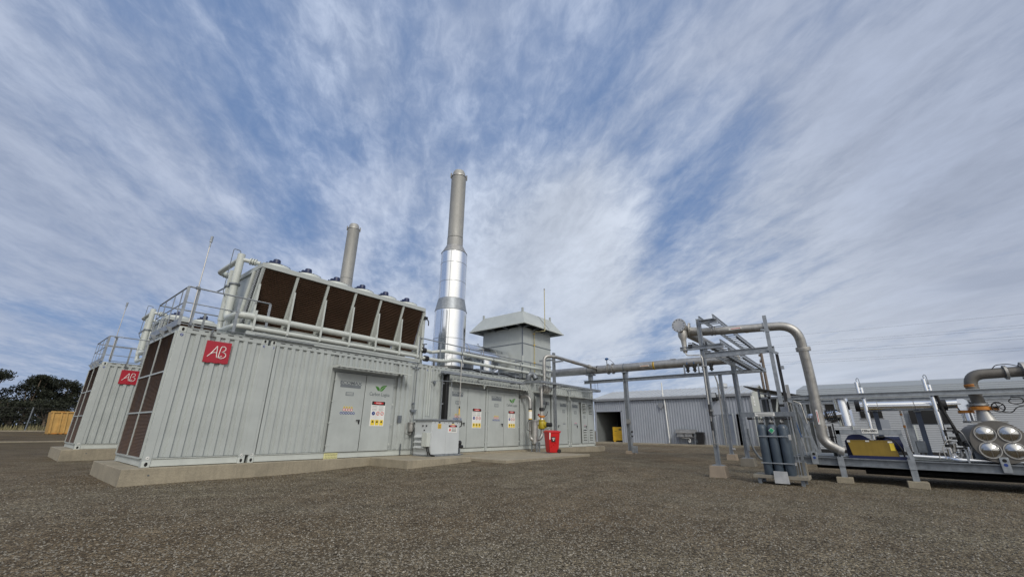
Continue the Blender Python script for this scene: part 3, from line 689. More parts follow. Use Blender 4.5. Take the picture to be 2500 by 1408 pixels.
# ---------------- roof-top cooler ----------------
UD = V((-.06, 9.1, .035))        # offset of the farther unit
ED = [1.40, 2.29, 3.18, 4.07, 4.97, 5.86, 6.75]
def cooler():
    t = thing('dry_cooler', (4.05, 1.2, 3.2), 'long grey cooler with six brown louvred bays and blue fan motors, nearer roof', 'air cooler')
    yf, yb, yfb, ybb, zt, zb = .02, 2.38, .44, 1.96, 5.17, 3.62
    cas = MB()
    # top deck, fascia beams, end plates
    cas.box(ED[0]-.05, ED[-1]+.03, yf-.03, yb+.03, zt-.13, zt)
    for x in (ED[0], ED[-1]):
        cas.prism([(x, yf+.34, zt-.09), (x, yb-.34, zt-.09), (x, ybb-.25, zb), (x, yfb+.25, zb)], (x-.012, 0, 0), (x+.012, 0, 0))
    cas.box(ED[0]-.02, ED[-1], yfb-.05, yfb+.05, zb-.08, zb); cas.box(ED[0]-.02, ED[-1], ybb-.05, ybb+.05, zb-.08, zb)
    cas.box(ED[0], ED[-1], yfb+.05, ybb-.05, zb-.06, zb-.03)
    part('casing', cas, 'paint', t, bevel=.004)
    for s, (ya, yz) in enumerate(((yf, yfb), (yb, ybb))):
        for i in range(6):
            a, b = ED[i]+.045, ED[i+1]-.045; m = MB(); n = 30; z0, z1 = zb+.02, zt-.10
            m.add([(a, yz+(.06 if not s else -.06), z0), (b, yz+(.06 if not s else -.06), z0), (b, ya+(.05 if not s else -.05), z1), (a, ya+(.05 if not s else -.05), z1)], [(0, 1, 2, 3)])
            sg = 1 if not s else -1
            for k in range(n):
                f = (k+.5)/n; z = z0+(z1-z0)*f; y = yz+(ya-yz)*f
                m.add([(a, y-.012*sg, z-.016), (b, y-.012*sg, z-.016), (b, y+.045*sg, z+.022), (a, y+.045*sg, z+.022)], [(0, 1, 2, 3)])
            part('louvre_panel', m, 'louvre', t, smooth=False)
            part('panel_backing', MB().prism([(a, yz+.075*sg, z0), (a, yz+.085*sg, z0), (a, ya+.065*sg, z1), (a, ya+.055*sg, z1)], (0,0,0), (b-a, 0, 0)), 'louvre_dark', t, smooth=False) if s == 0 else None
        sg = 1 if not s else -1
        for x in ED:
            part('coil_frame', MB().bar((x, ya+.01*sg, zt-.09), (x, yz+.01*sg, zb), .07, .05, up=(0,1,0)), 'paint_light', t)
        for x in ED:      # triangular stays standing in front of the sloping coils
            g = MB()
            yv = ya+.03*sg
            fz = zt-.62; fy = ya+(yz-ya)*(.62-.09)/(zt-.09-zb)
            g.prism([(x, yv+.02*sg, fz), (x, yv+.02*sg, 3.36), (x, yz+.02*sg, zb-.02), (x, fy+.02*sg, fz-.01)], (x-.005, 0, 0), (x+.005, 0, 0))
            g.bar((x, yv, fz+.04), (x, yv, 3.30), .045, .035, up=(0,1,0))
            part('coil_stay', g, 'paint_light', t)
    # hairpin tube bends on both ends
    for x, dx in ((ED[0]-.012, -1), (ED[-1]+.012, 1)):
        b = MB(); n = 26
        for k in range(n):
            f = k/(n-1); z = zb+.06+(zt-.24-zb)*f; y = yfb+(yf-yfb)*f+.13
            for j in range(3):
                yy = y+j*.065; b.pipe([(x, yy, z-.016), (x+.05*dx, yy, z-.016), (x+.05*dx, yy+.02, z+.016), (x, yy+.02, z+.016)], .009, .018, n=5, cap=False, seg=3)
        part('tube_bends', b, 'galv', t)
        part('coil_header', MB().cyl((x+.05*dx, yf+.42, zt-.15), (x+.05*dx, yfb+.40, zb+.05), .055, n=12), 'paint_light', t)
        part('coil_header', MB().cyl((x+.05*dx, yb-.42, zt-.15), (x+.05*dx, ybb-.40, zb+.05), .055, n=12), 'paint_light', t)
        part('end_plate_edge', MB().bar((x, yf+.01, zt-.09), (x, yfb+.01, zb), .03, .09, up=(0,1,0)), 'paint', t)
    for i in range(6):
        xc = (ED[i]+ED[i+1])/2; yc = .52
        f = part('fan_ring', MB().lathe((xc, yc, zt), (xc, yc, zt+.12), [(0, .42), (.6, .395), (1, .375), (1, .36), (.2, .355)], n=32, cap=False), 'paint_light', t)
        g = MB()
        for r in (.10, .2, .3, .375):
            g.pipe([(xc+r*math.cos(a), yc+r*math.sin(a), zt+.128) for a in [2*math.pi*k/20 for k in range(21)]], .004, n=4, cap=False)
        for k in range(4):
            a = math.pi*k/4; g.bar((xc-.38*math.cos(a), yc-.38*math.sin(a), zt+.130), (xc+.38*math.cos(a), yc+.38*math.sin(a), zt+.130), .02, .01)
        part('fan_guard', g, 'blackmetal', f)
        part('fan_blades', MB().cyl((xc, yc, zt+.03), (xc, yc, zt+.05), .34, n=24), 'blackmetal', f)
        m = part('fan_motor', MB().lathe((xc, yc, zt+.12), (xc, yc, zt+.37), [(0, .085), (.15, .10), (.8, .098), (.95, .085), (1, .05)], n=18), 'fanblue', t)
        part('terminal_box', MB().box(xc-.18, xc-.08, yc-.05, yc+.05, zt+.18, zt+.28).cyl((xc-.15, yc, zt+.20), (xc-.26, yc, zt+.20), .025, n=8), 'fanblue', m)
    return t
ck = cooler()
dup(ck, V(ck.location)+UD, 'cooler on the farther roof, only its near fans showing over the rail')
# cooler pipework
def coolpipes():
    t = thing('cooler_pipework', (3.8, 0, 3.2), 'pale pipes with tall risers at the near end of the nearer cooler', 'pipes')
    part('lower_pipe', MB().pipe([(1.04, 1.15, 5.02), (1.04, 1.15, 3.42), (1.04, -.02, 3.42), (6.60, -.02, 3.42)], .062, .22), 'paint_light', t)
    part('return_pipe', MB().pipe([(1.05, .80, 5.50), (1.05, .80, 3.70), (1.05, 0, 3.70), (6.55, 0, 3.70)], .085, .22), 'paint_light', t)
    part('riser', MB().cyl((1.05, .80, 3.9), (1.05, .80, 5.50), .092, n=22), 'paint_light', t)
    part('riser', MB().cyl((1.04, 1.15, 3.7), (1.04, 1.15, 5.10), .08, n=22), 'paint_light', t)
    h = part('top_header', MB().pipe([(1.05, .80, 5.36), (1.05, 2.50, 5.36), (1.50, 2.50, 5.36)], .07, .2), 'paint_light', t)
    part('branch_pipe', MB().cyl((1.05, .80, 5.36), (1.46, .55, 5.30), .055), 'paint_light', t)
    for (a, b) in (((1.25, .678, 5.33), (1.29, .654, 5.325)), ((1.19, 2.50, 5.36), (1.23, 2.50, 5.36))):
        m = MB(); A = V(a); d = (V(b)-A)
        for k in (0, 1.3, 2.6): m.cyl(A+d*k, A+d*(k+.6), .095, n=16)
        part('flange', m, 'paint_light', t)
    part('clamp', MB().cyl((1.05, .80, 4.62), (1.05, .80, 4.66), .13).cyl((1.04, 1.15, 4.62), (1.04, 1.15, 4.66), .115).bar((1.0, .92, 4.64), (.98, 1.9, 4.64), .03), 'galv_dark', t)
    part('vent_line', MB().pipe([(1.02, .82, 5.48), (1.02, .82, 5.60), (.86, .86, 5.62), (.86, .88, 4.4), (.95, .95, 4.3)], .010, .05, n=6), 'galv_dark', t)
    for x in (1.42, 2.24, 3.12, 4.00, 4.88, 5.78, 6.52):
        part('pipe_support', MB().bar((x, -.075, 3.36), (x, -.075, 3.86 if x < 6.5 else 4.1), .05, .03, up=(0,1,0)).bar((x, -.06, 3.60), (x, .2, 3.60), .03).bar((x, -.06, 3.34), (x, .2, 3.34), .03), 'paint_light', t)
    part('base_rail', MB().box(1.30, 6.66, -.05, .05, 3.215, 3.33).box(1.30, 6.66, .6, .7, 3.215, 3.33).box(1.3, 6.66, 1.75, 1.85, 3.215, 3.33), 'paint', t)
    part('drip_tray_gap', MB().box(1.5, 6.6, -.053, -.045, 3.262, 3.275), 'seam', t, smooth=False)
    for k in range(5):
        x = 1.9+k*1.05; part('cooler_foot', MB().box(x, x+.42, .60, .66, 3.33, 3.62), 'paint', t)
    return t
cp = coolpipes()
dup(cp, V(cp.location)+UD, 'pale cooler risers and pipes on the farther roof, at the left behind the near railing')
# railings
def railing():
    t = thing('roof_railing', (.8, 1.2, 3.2), 'galvanised guard rail round the near end of the nearer roof', 'railing')
    part('toe_beam', MB().box(-.05, -.035, 0, 2.55, 3.21, 3.36).box(-.03, .0, 0.02, 2.53, 3.215, 3.25), 'galv', t)
    part('top_rail', MB().pipe([(1.73, -.02, 4.11), (-.03, -.02, 4.11), (-.03, 2.52, 4.11), (1.50, 2.52, 4.11)], .018, .03, n=8), 'galv', t)
    part('mid_rail', MB().pipe([(1.73, -.02, 3.74), (-.03, -.02, 3.74), (-.03, 2.52, 3.74), (1.50, 2.52, 3.74)], .012, .03, n=8), 'galv', t)
    for (x, y, w) in ((-.03, -.02, 'x'), (.17, -.02, 'x'), (1.03, -.02, 'x'), (1.72, -.02, 'x'), (-.03, .42, 'y'), (-.03, 1.05, 'y'), (-.03, 1.85, 'y'), (-.03, 2.52, 'y'), (1.0, 2.52, 'x')):
        m = MB().box(x-(.03 if w == 'x' else .006), x+(.03 if w == 'x' else .006), y-(.03 if w == 'y' else .006), y+(.03 if w == 'y' else .006), 3.215, 4.10)
        part('post', m, 'galv', t)
    b = MB()
    for y in (.42, 1.05, 1.85): b.prism([(-.04, y, 3.22), (-.16, y, 3.22), (-.04, y, 3.06)], (0, 0, 0), (0, .02, 0))
    for x in (.6,): b.prism([(x, -.005, 3.20), (x, -.22, 3.19), (x, -.005, 3.03)], (0, 0, 0), (.012, 0, 0))
    part('bracket', b, 'galv', t, smooth=False)
    part('cable_conduit', MB().pipe([(.14, -.05, 3.6), (.14, -.05, 3.24), (.5, -.06, 3.235), (1.75, -.06, 3.24), (3.0, -.06, 3.235)], .010, .05, n=6), 'galv_dark', t)
    return t
rl = railing(); dup(rl, V(rl.location)+UD, 'galvanised guard rail round the end of the farther roof, at left')
def rod():
    t = thing('mast_rod', (.135, -.05, 3.3), 'tall thin steel rod clamped to the nearer roof rail, left of the cooler', 'mast')
    part('pole', MB().cyl((.135, -.05, 3.3), (.135, -.05, 5.16), .012, n=8), 'steel_light', t)
    part('tip', MB().cyl((.135, -.05, 5.15), (.135, -.05, 5.27), .018, .016, n=8).cyl((.135, -.05, 5.27), (.135, -.05, 5.42), .030, n=10), 'galv', t)
    part('clamp', MB().box(.10, .17, -.075, 0, 4.08, 4.14), 'galv_dark', t)
    return t
rd = rod(); dup(rd, V(rd.location)+UD+V((0, 0, -.02)), 'tall thin steel rod rising from the farther roof rail, at left against the sky')
for (x, y, z0, z1, lb) in ((2.35, 1.9, 5.17, 5.85, 'short spike on the cooler between the first and second fan motors'), (4.15, 1.9, 5.17, 5.75, 'short spike on the cooler roof standing before the distant chimney'), (6.45, 1.9, 5.17, 5.95, 'short spike on the cooler roof near its far end')):
    t = thing('lightning_spike', (x, y, z0), lb, 'spike', 'lightning spikes on the cooler')
    part('rod', MB().cyl((x, y, z0), (x, y, z1), .014, .008, n=8), 'galv', t); part('base_clamp', MB().cyl((x, y, z0), (x, y, z0+.05), .03, n=8), 'galv', t)

# ---------------- chimneys ----------------
def chimney():
    X, Y = 9.16, 1.3
    t = thing('chimney', (X, Y, 3.2), 'tall round chimney with shiny wrapped lower tiers, nearer and taller of the two', 'chimney')
    c = lambda z: (X, Y, z)
    lo = part('lower_tier', MB().cyl(c(3.45), c(5.78), .665, n=48), 'chrome', t)
    part('lower_cone', MB().cyl(c(5.78), c(6.28), .675, .575, n=48), 'galv', t)
    mi = part('middle_tier', MB().cyl(c(6.28), c(8.45), .56, n=48), 'chrome', t)
    part('upper_cone', MB().cyl(c(8.45), c(8.82), .57, .38, n=48), 'steel', t)
    fl = part('flue', MB().lathe(c(8.8), c(12.45), [(0, .355), (.11, .355), (.111, .345), (.99, .345), (1, .36)], n=40), 'stack_steel', t)
    part('flue_seam', MB().cyl(c(9.22), c(9.235), .358, n=40, cap=False), 'seam', fl)
    part('cap', MB().lathe(c(12.45), c(12.78), [(0, .30), (.25, .31), (.7, .285), (1, .24), (1, .22), (.3, .21)], n=36), 'stack_steel', t)
    part('cap_ring', MB().cyl(c(12.42), c(12.47), .37, n=36), 'steel', t)
    for a in (2.6, 5.6): part('lifting_lug', MB().box(X+.37*math.cos(a)-.03, X+.37*math.cos(a)+.03, Y+.37*math.sin(a)-.02, Y+.37*math.sin(a)+.02, 12.35, 12.62), 'stack_steel', t)
    for (z, r, p) in ((4.55, .668, lo), (5.77, .678, lo), (7.05, .563, mi), (7.9, .563, mi), (6.29, .563, mi), (8.44, .573, mi)):
        part('cladding_seam', MB().lathe(c(z), c(z+.022), [(0, r-.004), (.3, r+.004), (.7, r+.004), (1, r-.004)], n=48, cap=False), 'galv', p)
    for (a, r, z0, z1, p) in ((3.9, .667, 3.5, 5.75, lo), (5.3, .667, 3.5, 5.75, lo), (3.75, .562, 6.3, 8.42, mi), (5.55, .562, 6.3, 8.42, mi)):
        part('vertical_seam', MB().bar((X+r*math.cos(a), Y+r*math.sin(a), z0), (X+r*math.cos(a), Y+r*math.sin(a), z1), .010, .012), 'steel', p)
    part('base_ring', MB().cyl(c(3.2), c(3.45), .62, n=40), 'steel', t)
    lad = MB()
    for a in (3.45, 3.75): lad.cyl((X+.74*math.cos(a), Y+.74*math.sin(a), 3.25), (X+.74*math.cos(a), Y+.74*math.sin(a), 5.7), .010, n=6)
    part('sampling_pipes', lad, 'galv_dark', t)
    return t
ch = chimney(); dup(ch, V(ch.location)+UD+V((-.02, 0, .05)), 'farther shorter looking chimney rising behind the six fan cooler')
# exhaust silencer: silver horizontal drum
t = thing('exhaust_silencer', (11.2, 1.35, 3.2), 'silver horizontal drum lying between the near chimney and the hooded tower', 'silencer')
part('drum', MB().lathe((9.75, 1.35, 4.22), (12.75, 1.35, 4.22), [(0, .30), (.02, .40), (.98, .40), (1, .33)], n=40), 'chrome', t)
for x in (10.0, 10.9, 11.8): part('band', MB().cyl((x, 1.35, 4.22), (x+.03, 1.35, 4.22), .408, n=40), 'steel', t)
part('lifting_eye', MB().pipe([(10.9, 1.35, 4.6), (10.9, 1.35, 4.72), (11.0, 1.35, 4.72), (11.0, 1.35, 4.6)], .012, .03, n=6), 'galv_dark', t)
for x in (10.3, 12.0): part('saddle', MB().box(x-.06, x+.06, 1.0, 1.7, 3.2, 3.95), 'galv_dark', t)
part('inlet_duct', MB().cyl((11.15, 1.0, 3.25), (11.15, 1.0, 3.98), .26, n=30), 'chrome', t)
part('inlet_cone', MB().lathe((11.15, 1.0, 3.2), (11.75, .9, 3.55), [(0, .26), (1, .16)], n=24), 'chrome', t)
# ---------------- hooded ventilation tower ----------------
t = thing('ventilation_tower', (14.0, 1.5, 3.2), 'big square grey ventilation tower with flared hood roof, right of the near chimney', 'tower')
x0, x1, y0, y1 = 12.8, 15.15, .25, 2.78
w = part('wall', MB().box(x0, x1, y0, y1, 3.2, 5.74), 'paint', t, bevel=.008)
g = MB()
for z in (4.08, 4.93):
    g.box(x0-.02, x1+.02, y0-.02, y0-.002, z, z+.03); g.box(x0-.02, x0-.002, y0, y1, z, z+.03)
g.box(x0-.012, x0+.03, y0-.012, y0+.03, 3.25, 5.70)
part('wall_seams', g, 'galv_dark', w, smooth=False)
part('corner_plate', MB().box(x0-.03, x0+.05, y0-.03, y0+.0, 4.02, 4.35), 'paint_light', w)
o = .50
hd = part('hood', MB().add([(x0-o, y0-o, 5.76), (x1+o, y0-o, 5.76), (x1+o, y1+o, 5.76), (x0-o, y1+o, 5.76), (x0, y0, 6.50), (x1, y0, 6.50), (x1, y1, 6.50), (x0, y1, 6.50)],
    [(4,5,6,7), (0,1,5,4), (1,2,6,5), (2,3,7,6), (3,0,4,7)]), 'paint', t, smooth=False)
md = hd.modifiers.new('solid', 'SOLIDIFY'); md.thickness = .02
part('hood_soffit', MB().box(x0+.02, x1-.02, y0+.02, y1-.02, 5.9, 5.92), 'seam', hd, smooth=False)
e = MB()
for (a, b) in (((x0-o, y0-o), (x1+o, y0-o)), ((x1+o, y0-o), (x1+o, y1+o)), ((x1+o, y1+o), (x0-o, y1+o)), ((x0-o, y1+o), (x0-o, y0-o))):
    e.bar((*a, 5.755), (*b, 5.755), .03, .045)
part('hood_rim', e, 'paint_light', hd)
br = MB()
for f in (0, .33, .66, 1):
    br.bar((x0+(x1-x0)*f, y0, 5.70), (x0+(x1-x0)*f, y0-o+.03, 5.74), .05); br.bar((x0, y0+(y1-y0)*f, 5.70), (x0-o+.03, y0+(y1-y0)*f, 5.74), .05)
part('hood_brackets', br, 'galv_dark', hd)
for (x, y) in ((x0, y0), (x1, y0), (x0, y1), (x1, y1)):
    part('lifting_lug', MB().box(x-.04, x+.04, y-.04, y+.04, 6.45, 6.66), 'paint', t)
part('hood_seam', MB().bar((14.05, y0-.01, 6.50), (14.35, y0-o, 5.80), .015), 'galv_dark', hd)
t = thing('yellow_mast', (13.7, .2, 3.95), 'thin yellow pipe mast climbing the hooded tower and rising above it', 'mast')
part('pipe', MB().pipe([(13.70, .21, 3.3), (13.70, .21, 5.63), (13.86, -.31, 5.63), (13.86, -.31, 7.72)], .021, .04, n=8), 'mastyellow', t)
part('tip', MB().cyl((13.86, -.31, 7.72), (13.86, -.31, 7.80), .030, n=8), 'steel', t)
for z in (4.1, 4.95, 5.5): part('clip', MB().box(13.66, 13.74, .18, .25, z, z+.03), 'yellow', t)

# ---------------- roof pipes and handrail over the engine container ----------------
t = thing('roof_handrail', (10.5, 0, 3.2), 'thin grey handrail along the edge of the engine container roof', 'railing')
part('top_rail', MB().pipe([(6.62, 0, 4.08), (14.6, 0, 4.0)], .020, n=8), 'galv', t)
for x in (6.62, 7.6, 8.66, 9.75, 10.85, 12.0, 13.1, 14.55): part('post', MB().box(x-.028, x+.028, -.006, .006, 3.2, 4.05), 'galv', t)
t = thing('roof_pipe', (10.5, -.05, 3.7), 'upper of the two pale pipes running along the engine container roof edge', 'pipe')
part('run', MB().pipe([(6.72, .06, 3.68), (7.2, .06, 3.68), (7.35, .3, 3.70), (7.75, -.05, 3.78), (8.6, -.05, 3.80), (14.75, -.05, 3.80)], .062, .2), 'paint_light', t)
for x in (8.6, 10.4, 12.2, 13.9): part('hanger', MB().cyl((x-.015, -.05, 3.80), (x+.015, -.05, 3.80), .075, n=14).bar((x, -.05, 3.75), (x, -.05, 3.21), .02), 'galv_dark', t)
part('valve', MB().cyl((6.80, .06, 3.68), (6.95, .06, 3.68), .10, n=14).cyl((6.88, .06, 3.7), (6.88, .06, 3.88), .02, n=8).bar((6.8, .06, 3.88), (7.0, .06, 3.92), .03), 'blackmetal', t)
t = thing('roof_pipe', (10.5, -.15, 3.4), 'lower of the two pale pipes running along the engine container roof edge', 'pipe')
part('run', MB().pipe([(6.70, -.10, 3.38), (7.6, -.10, 3.38), (8.2, -.12, 3.50), (14.0, -.12, 3.52), (14.5, -.12, 3.45)], .062, .2), 'paint_light', t)
for x in (8.55, 10.4, 12.2, 13.9): part('hanger', MB().cyl((x-.015, -.12, 3.52), (x+.015, -.12, 3.52), .075, n=14).bar((x, -.12, 3.56), (x, -.12, 3.21), .02), 'galv_dark', t)
part('valve', MB().cyl((6.80, -.10, 3.38), (6.95, -.10, 3.38), .10, n=14).bar((6.86, -.10, 3.38), (6.86, -.24, 3.42), .03), 'blackmetal', t)
# slim riser pipes and lagging left of the chimney
t = thing('standpipe', (6.95, .35, 3.2), 'slim grey standpipe between cooler end and near chimney', 'pipe')
part('pipe', MB().pipe([(7.15, .55, 3.2), (7.15, .55, 5.25), (6.9, 1.2, 5.28)], .075, .1), 'paint_light', t)
part('float_switch', MB().box(7.03, 7.25, .42, .60, 4.92, 5.02).pipe([(7.24, .45, 4.95), (7.30, .42, 4.85), (7.30, .42, 4.70)], .02, .04, n=6), 'black', t)
part('flange', MB().cyl((6.93, 1.1, 5.27), (6.95, 1.06, 5.27), .10, n=14).cyl((7.0, .95, 5.27), (7.02, .91, 5.27), .10, n=14), 'paint_light', t)
t = thing('duct_assembly', (10.4, .5, 3.2), 'dark jumble of small ducts and boxes on the roof beneath the silver drum', 'ducting')
part('box', MB().box(9.9, 10.5, .35, .9, 3.2, 3.42).box(11.9, 12.6, .3, .8, 3.2, 3.5), 'galv_dark', t)
part('insulation', MB().pipe([(9.6, .45, 3.28), (10.6, .30, 3.33), (11.6, .42, 3.28), (12.7, .30, 3.3)], .09, .3, n=10), 'galv', t)
part('cables', MB().pipe([(8.2, .2, 3.25), (9.2, .1, 3.32), (10.2, .16, 3.25), (11.2, .08, 3.33), (12.2, .15, 3.25), (13.2, .06, 3.3)], .03, .3, n=6), 'black', t)

# cable tray along the front, stepping out to the right
t = thing('cable_tray', (12, -.4, 3.0), 'galvanised cable tray along the wall above the doors, stepping outwards to the post', 'cable tray')
for (n, a, b, up) in (('tray_section', (7.52, -.27, 2.98), (12.25, -.27, 2.98), 0), ('tray_section', (12.30, -.19, 3.04), (12.30, -1.06, 3.04), 1), ('tray_section', (12.36, -1.0, 3.05), (17.8, -1.0, 3.05), 0)):
    A = V(a); B = V(b); d = (B-A).normalized(); s = V((0,0,1)).cross(d); m = MB()
    m.bar(A+s*.08, B+s*.08, .008, .085); m.bar(A-s*.08, B-s*.08, .008, .085); m.bar(A-V((0,0,.036)), B-V((0,0,.036)), .15, .008)
    part(n, m, 'galv', t, smooth=False)
for x in (7.6, 9.6, 11.6): part('bracket', MB().bar((x, -.01, 2.93), (x, -.36, 2.93), .035), 'galv', t)
for x in (14.6, 16.2, 17.7): part('bracket', MB().bar((x, .0, 3.0), (x, -1.1, 3.0), .035), 'galv', t)
part('hanging_frame', MB().pipe([(17.45, -.95, 3.1), (17.45, -.95, 3.5)], .01, n=5).pipe([(17.75, -.95, 3.1), (17.75, -.95, 3.5)], .01, n=5).bar((16.9, -1.0, 3.08), (16.9, -1.0, 3.4), .06), 'galv_dark', t)
# conduit pole and black riser duct at the wall
t = thing('riser_duct', (7.9, -.1, .3), 'black riser duct in a bright steel frame on the wall above the pale cabinet', 'duct')
part('duct', MB().box(7.80, 7.93, -.22, -.02, 1.0, 2.97), 'black', t, bevel=.01)
part('frame', MB().box(7.70, 7.735, -.10, -.06, .3, 2.98).box(7.66, 7.75, -.26, -.04, 2.92, 3.03).box(7.70, 8.1, -.24, -.20, 2.985, 3.02), 'galv', t)
part('clips', MB().box(7.735, 7.80, -.10, -.06, 1.9, 1.95).box(7.735, 7.80, -.10, -.06, 2.6, 2.65), 'galv', t)
t = thing('wall_conduit', (7.2, -.05, .3), 'pair of thin vertical conduits in the joint between the two container modules', 'conduit')
part('pipe', MB().cyl((7.13, -.03, 1.5), (7.13, -.03, 3.1), .017, n=8).cyl((7.22, -.03, 1.5), (7.22, -.03, 3.1), .017, n=8), 'paint_light', t)
t = thing('wall_conduit', (6.5, -.05, .3), 'dark thin conduit dropping from the roof with small valves, left of the pale cabinet', 'conduit')
part('pipe', MB().pipe([(6.60, -.04, 3.35), (6.60, -.04, 1.9), (6.62, -.04, .35)], .012, n=6).pipe([(6.52, -.04, 3.3), (6.50, -.04, 1.6)], .008, n=6), 'galv_dark', t)
part('bracket', MB().bar((6.40, -.03, 3.02), (6.72, -.03, 3.02), .03).bar((6.45, -.03, 1.66), (6.72, -.03, 1.66), .03), 'galv_dark', t)
part('gauge', MB().cyl((6.52, -.04, 1.86), (6.52, -.10, 1.86), .04, n=12).box(6.48, 6.66, -.08, -.03, 1.60, 1.65), 'galv_dark', t)
t = thing('filter_bowl', (6.5, -.1, .9), 'small steel filter bowl with pipes on the wall just left of the pale cabinet', 'filter')
part('bowl', MB().lathe((6.48, -.12, .97), (6.48, -.12, 1.28), [(0, .03), (.1, .09), (.2, .10), (.85, .10), (.9, .12), (1, .12)], n=18), 'steel', t)
part('pipes', MB().pipe([(6.35, -.12, 1.25), (6.26, -.12, 1.25), (6.26, -.12, .95), (6.45, -.12, .9), (6.48, -.12, .97)], .012, .03, n=6).pipe([(6.60, -.12, 1.22), (6.68, -.12, 1.25), (6.66, -.1, .36)], .014, .03, n=6).pipe([(6.43, -.12, 1.3), (6.40, -.12, 1.42), (6.50, -.12, 1.44), (6.42, -.10, 1.55)], .012, .02, n=6), 'steel', t)
part('small_bracket', MB().box(6.19, 6.21, -.05, -.01, .32, .64), 'galv_dark', t)
# sampling pole in front of the doors
t = thing('gauge_pipe', (8.3, -.55, .3), 'tall thin pipe with black and yellow marks before the door behind the cabinet', 'pipe')
part('pipe', MB().pipe([(8.35, -.35, 3.45), (8.35, -.35, 1.35), (8.30, -.35, 1.15), (8.22, -.35, 1.2)], .017, .05, n=8), 'steel_light', t)
part('pipe', MB().pipe([(7.15, -.10, 2.62), (7.3, -.35, 2.66), (7.92, -.35, 2.68), (7.92, -.35, 1.5)], .012, .03, n=8), 'galv', t)
part('rosette', MB().cyl((7.40, -.005, 2.63), (7.40, -.04, 2.63), .06, n=14), 'galv_dark', t)
part('marker_tape', MB().cyl((8.35, -.35, 1.60), (8.35, -.35, 1.78), .021, n=8), 'yellow', t)
part('marker_tape', MB().cyl((8.35, -.35, 1.78), (8.35, -.35, 1.86), .022, n=8), 'black', t)
part('hook', MB().pipe([(8.38, -.35, 1.3), (8.46, -.37, 1.38), (8.48, -.37, 1.2), (8.36, -.36, 1.15)], .02, .04, n=6), 'black', t)
# wall-side short arm near AB? lamp on canopy
t = thing('canopy_lamp', (9.4, -.3, 2.7), 'tiny pale lamp fitting on the edge of the long door canopy', 'lamp')
part('body', MB().box(9.60, 9.75, -.33, -.26, 2.655, 2.70).box(9.64, 9.67, -.33, -.30, 2.56, 2.66), 'paint_light', t)

# ---------------- pale cabinet on the step ----------------
t = thing('metal_cabinet', (7.05, -.75, .3), 'small pale two door cabinet with yellow stickers standing on the concrete step', 'cabinet')
x0, x1, y0, y1, z0, z1 = 6.50, 7.66, -1.12, -.30, .34, 1.36
part('carcass', MB().box(x0, x1, y0+.02, y1, z0, z1-.03), 'paint_cool', t, bevel=.008)
part('lid', MB().box(x0-.05, x1+.04, y0-.04, y1+.04, z1-.03, z1+.015), 'galv', t, bevel=.004)
for i, (a, b) in enumerate(((x0+.012, (x0+x1)/2-.003), ((x0+x1)/2+.003, x1-.012))):
    d = part('door', MB().box(a, b, y0, y0+.02, z0+.02, z1-.035), 'paint_cool', t, bevel=.004)
    xm = (a+b)/2
    part('latch', MB().box(xm-.045, xm+.02, y0-.012, y0, z1-.095, z1-.065).cyl((xm-.19, y0-.006, z1-.085), (xm-.19, y0, z1-.085), .012, n=8).cyl((xm+.19, y0-.006, z1-.085), (xm+.19, y0, z1-.085), .012, n=8), 'black', d)
    s = part('warning_sticker', MB().box(xm-.07, xm+.07, y0-.004, y0, z1-.26, z1-.12), 'yellow', d, smooth=False)
    part('sticker_lines', MB().box(xm-.05, xm+.05, y0-.005, y0-.003, z1-.16, z1-.15).box(xm-.05, xm+.05, y0-.005, y0-.003, z1-.19, z1-.18).box(xm-.05, xm+.05, y0-.005, y0-.003, z1-.24, z1-.22), 'seam', s, smooth=False)
b = part('danger_sign', MB().box(7.16, 7.55, y0-.006, y0, .98, 1.22), 'plastic_white', t, smooth=False)
part('sign_header', MB().box(7.17, 7.54, y0-.007, y0-.005, 1.145, 1.21), 'black', b, smooth=False)
part('sign_oval', MB().prism([(7.355+.13*math.cos(a), y0-.008, 1.178+.026*math.sin(a)) for a in [2*math.pi*k/18 for k in range(18)]], (0,0,0), (0,.002,0)), 'sign_red', b, smooth=False)
text('DANGER', .036, (7.355, y0-.0095, 1.178), 'plastic_white', b, ext=.0005, bold=.0005)
part('hazard_diamond', MB().prism([(7.235, y0-.008, 1.01), (7.275, y0-.008, 1.065), (7.235, y0-.008, 1.12), (7.195, y0-.008, 1.065)], (0,0,0), (0,.002,0)), 'sign_red', b, smooth=False)
part('sign_text_lines', MB().box(7.31, 7.51, y0-.008, y0-.006, 1.095, 1.112).box(7.31, 7.51, y0-.008, y0-.006, 1.055, 1.072).box(7.31, 7.51, y0-.008, y0-.006, 1.015, 1.032), 'seam', b, smooth=False)
sv = MB()
for k in range(3): sv.prism([(x0, y0+.22, .62+k*.15), (x0-.10, y0+.22, .55+k*.15), (x0-.10, y0+.22, .53+k*.15), (x0, y0+.22, .52+k*.15)], (0,0,0), (0, .50, 0))
part('side_louvres', sv, 'paint_cool', t)
part('side_box', MB().box(x0-.13, x0-.001, y0+.05, y0+.30, .58, .98), 'paint_light', t, bevel=.006)
part('skid_base', MB().box(x0-.02, x1+.10, y0-.03, y1, .301, .338), 'galv', t, bevel=.004)
part('side_studs', MB().cyl((x0-.04, y0+.25, 1.18), (x0, y0+.25, 1.18), .02, n=8).cyl((x0-.04, y0+.42, 1.18), (x0, y0+.42, 1.18), .02, n=8).cyl((x0-.04, y0+.34, 1.05), (x0, y0+.34, 1.05), .015, n=8), 'black', t)
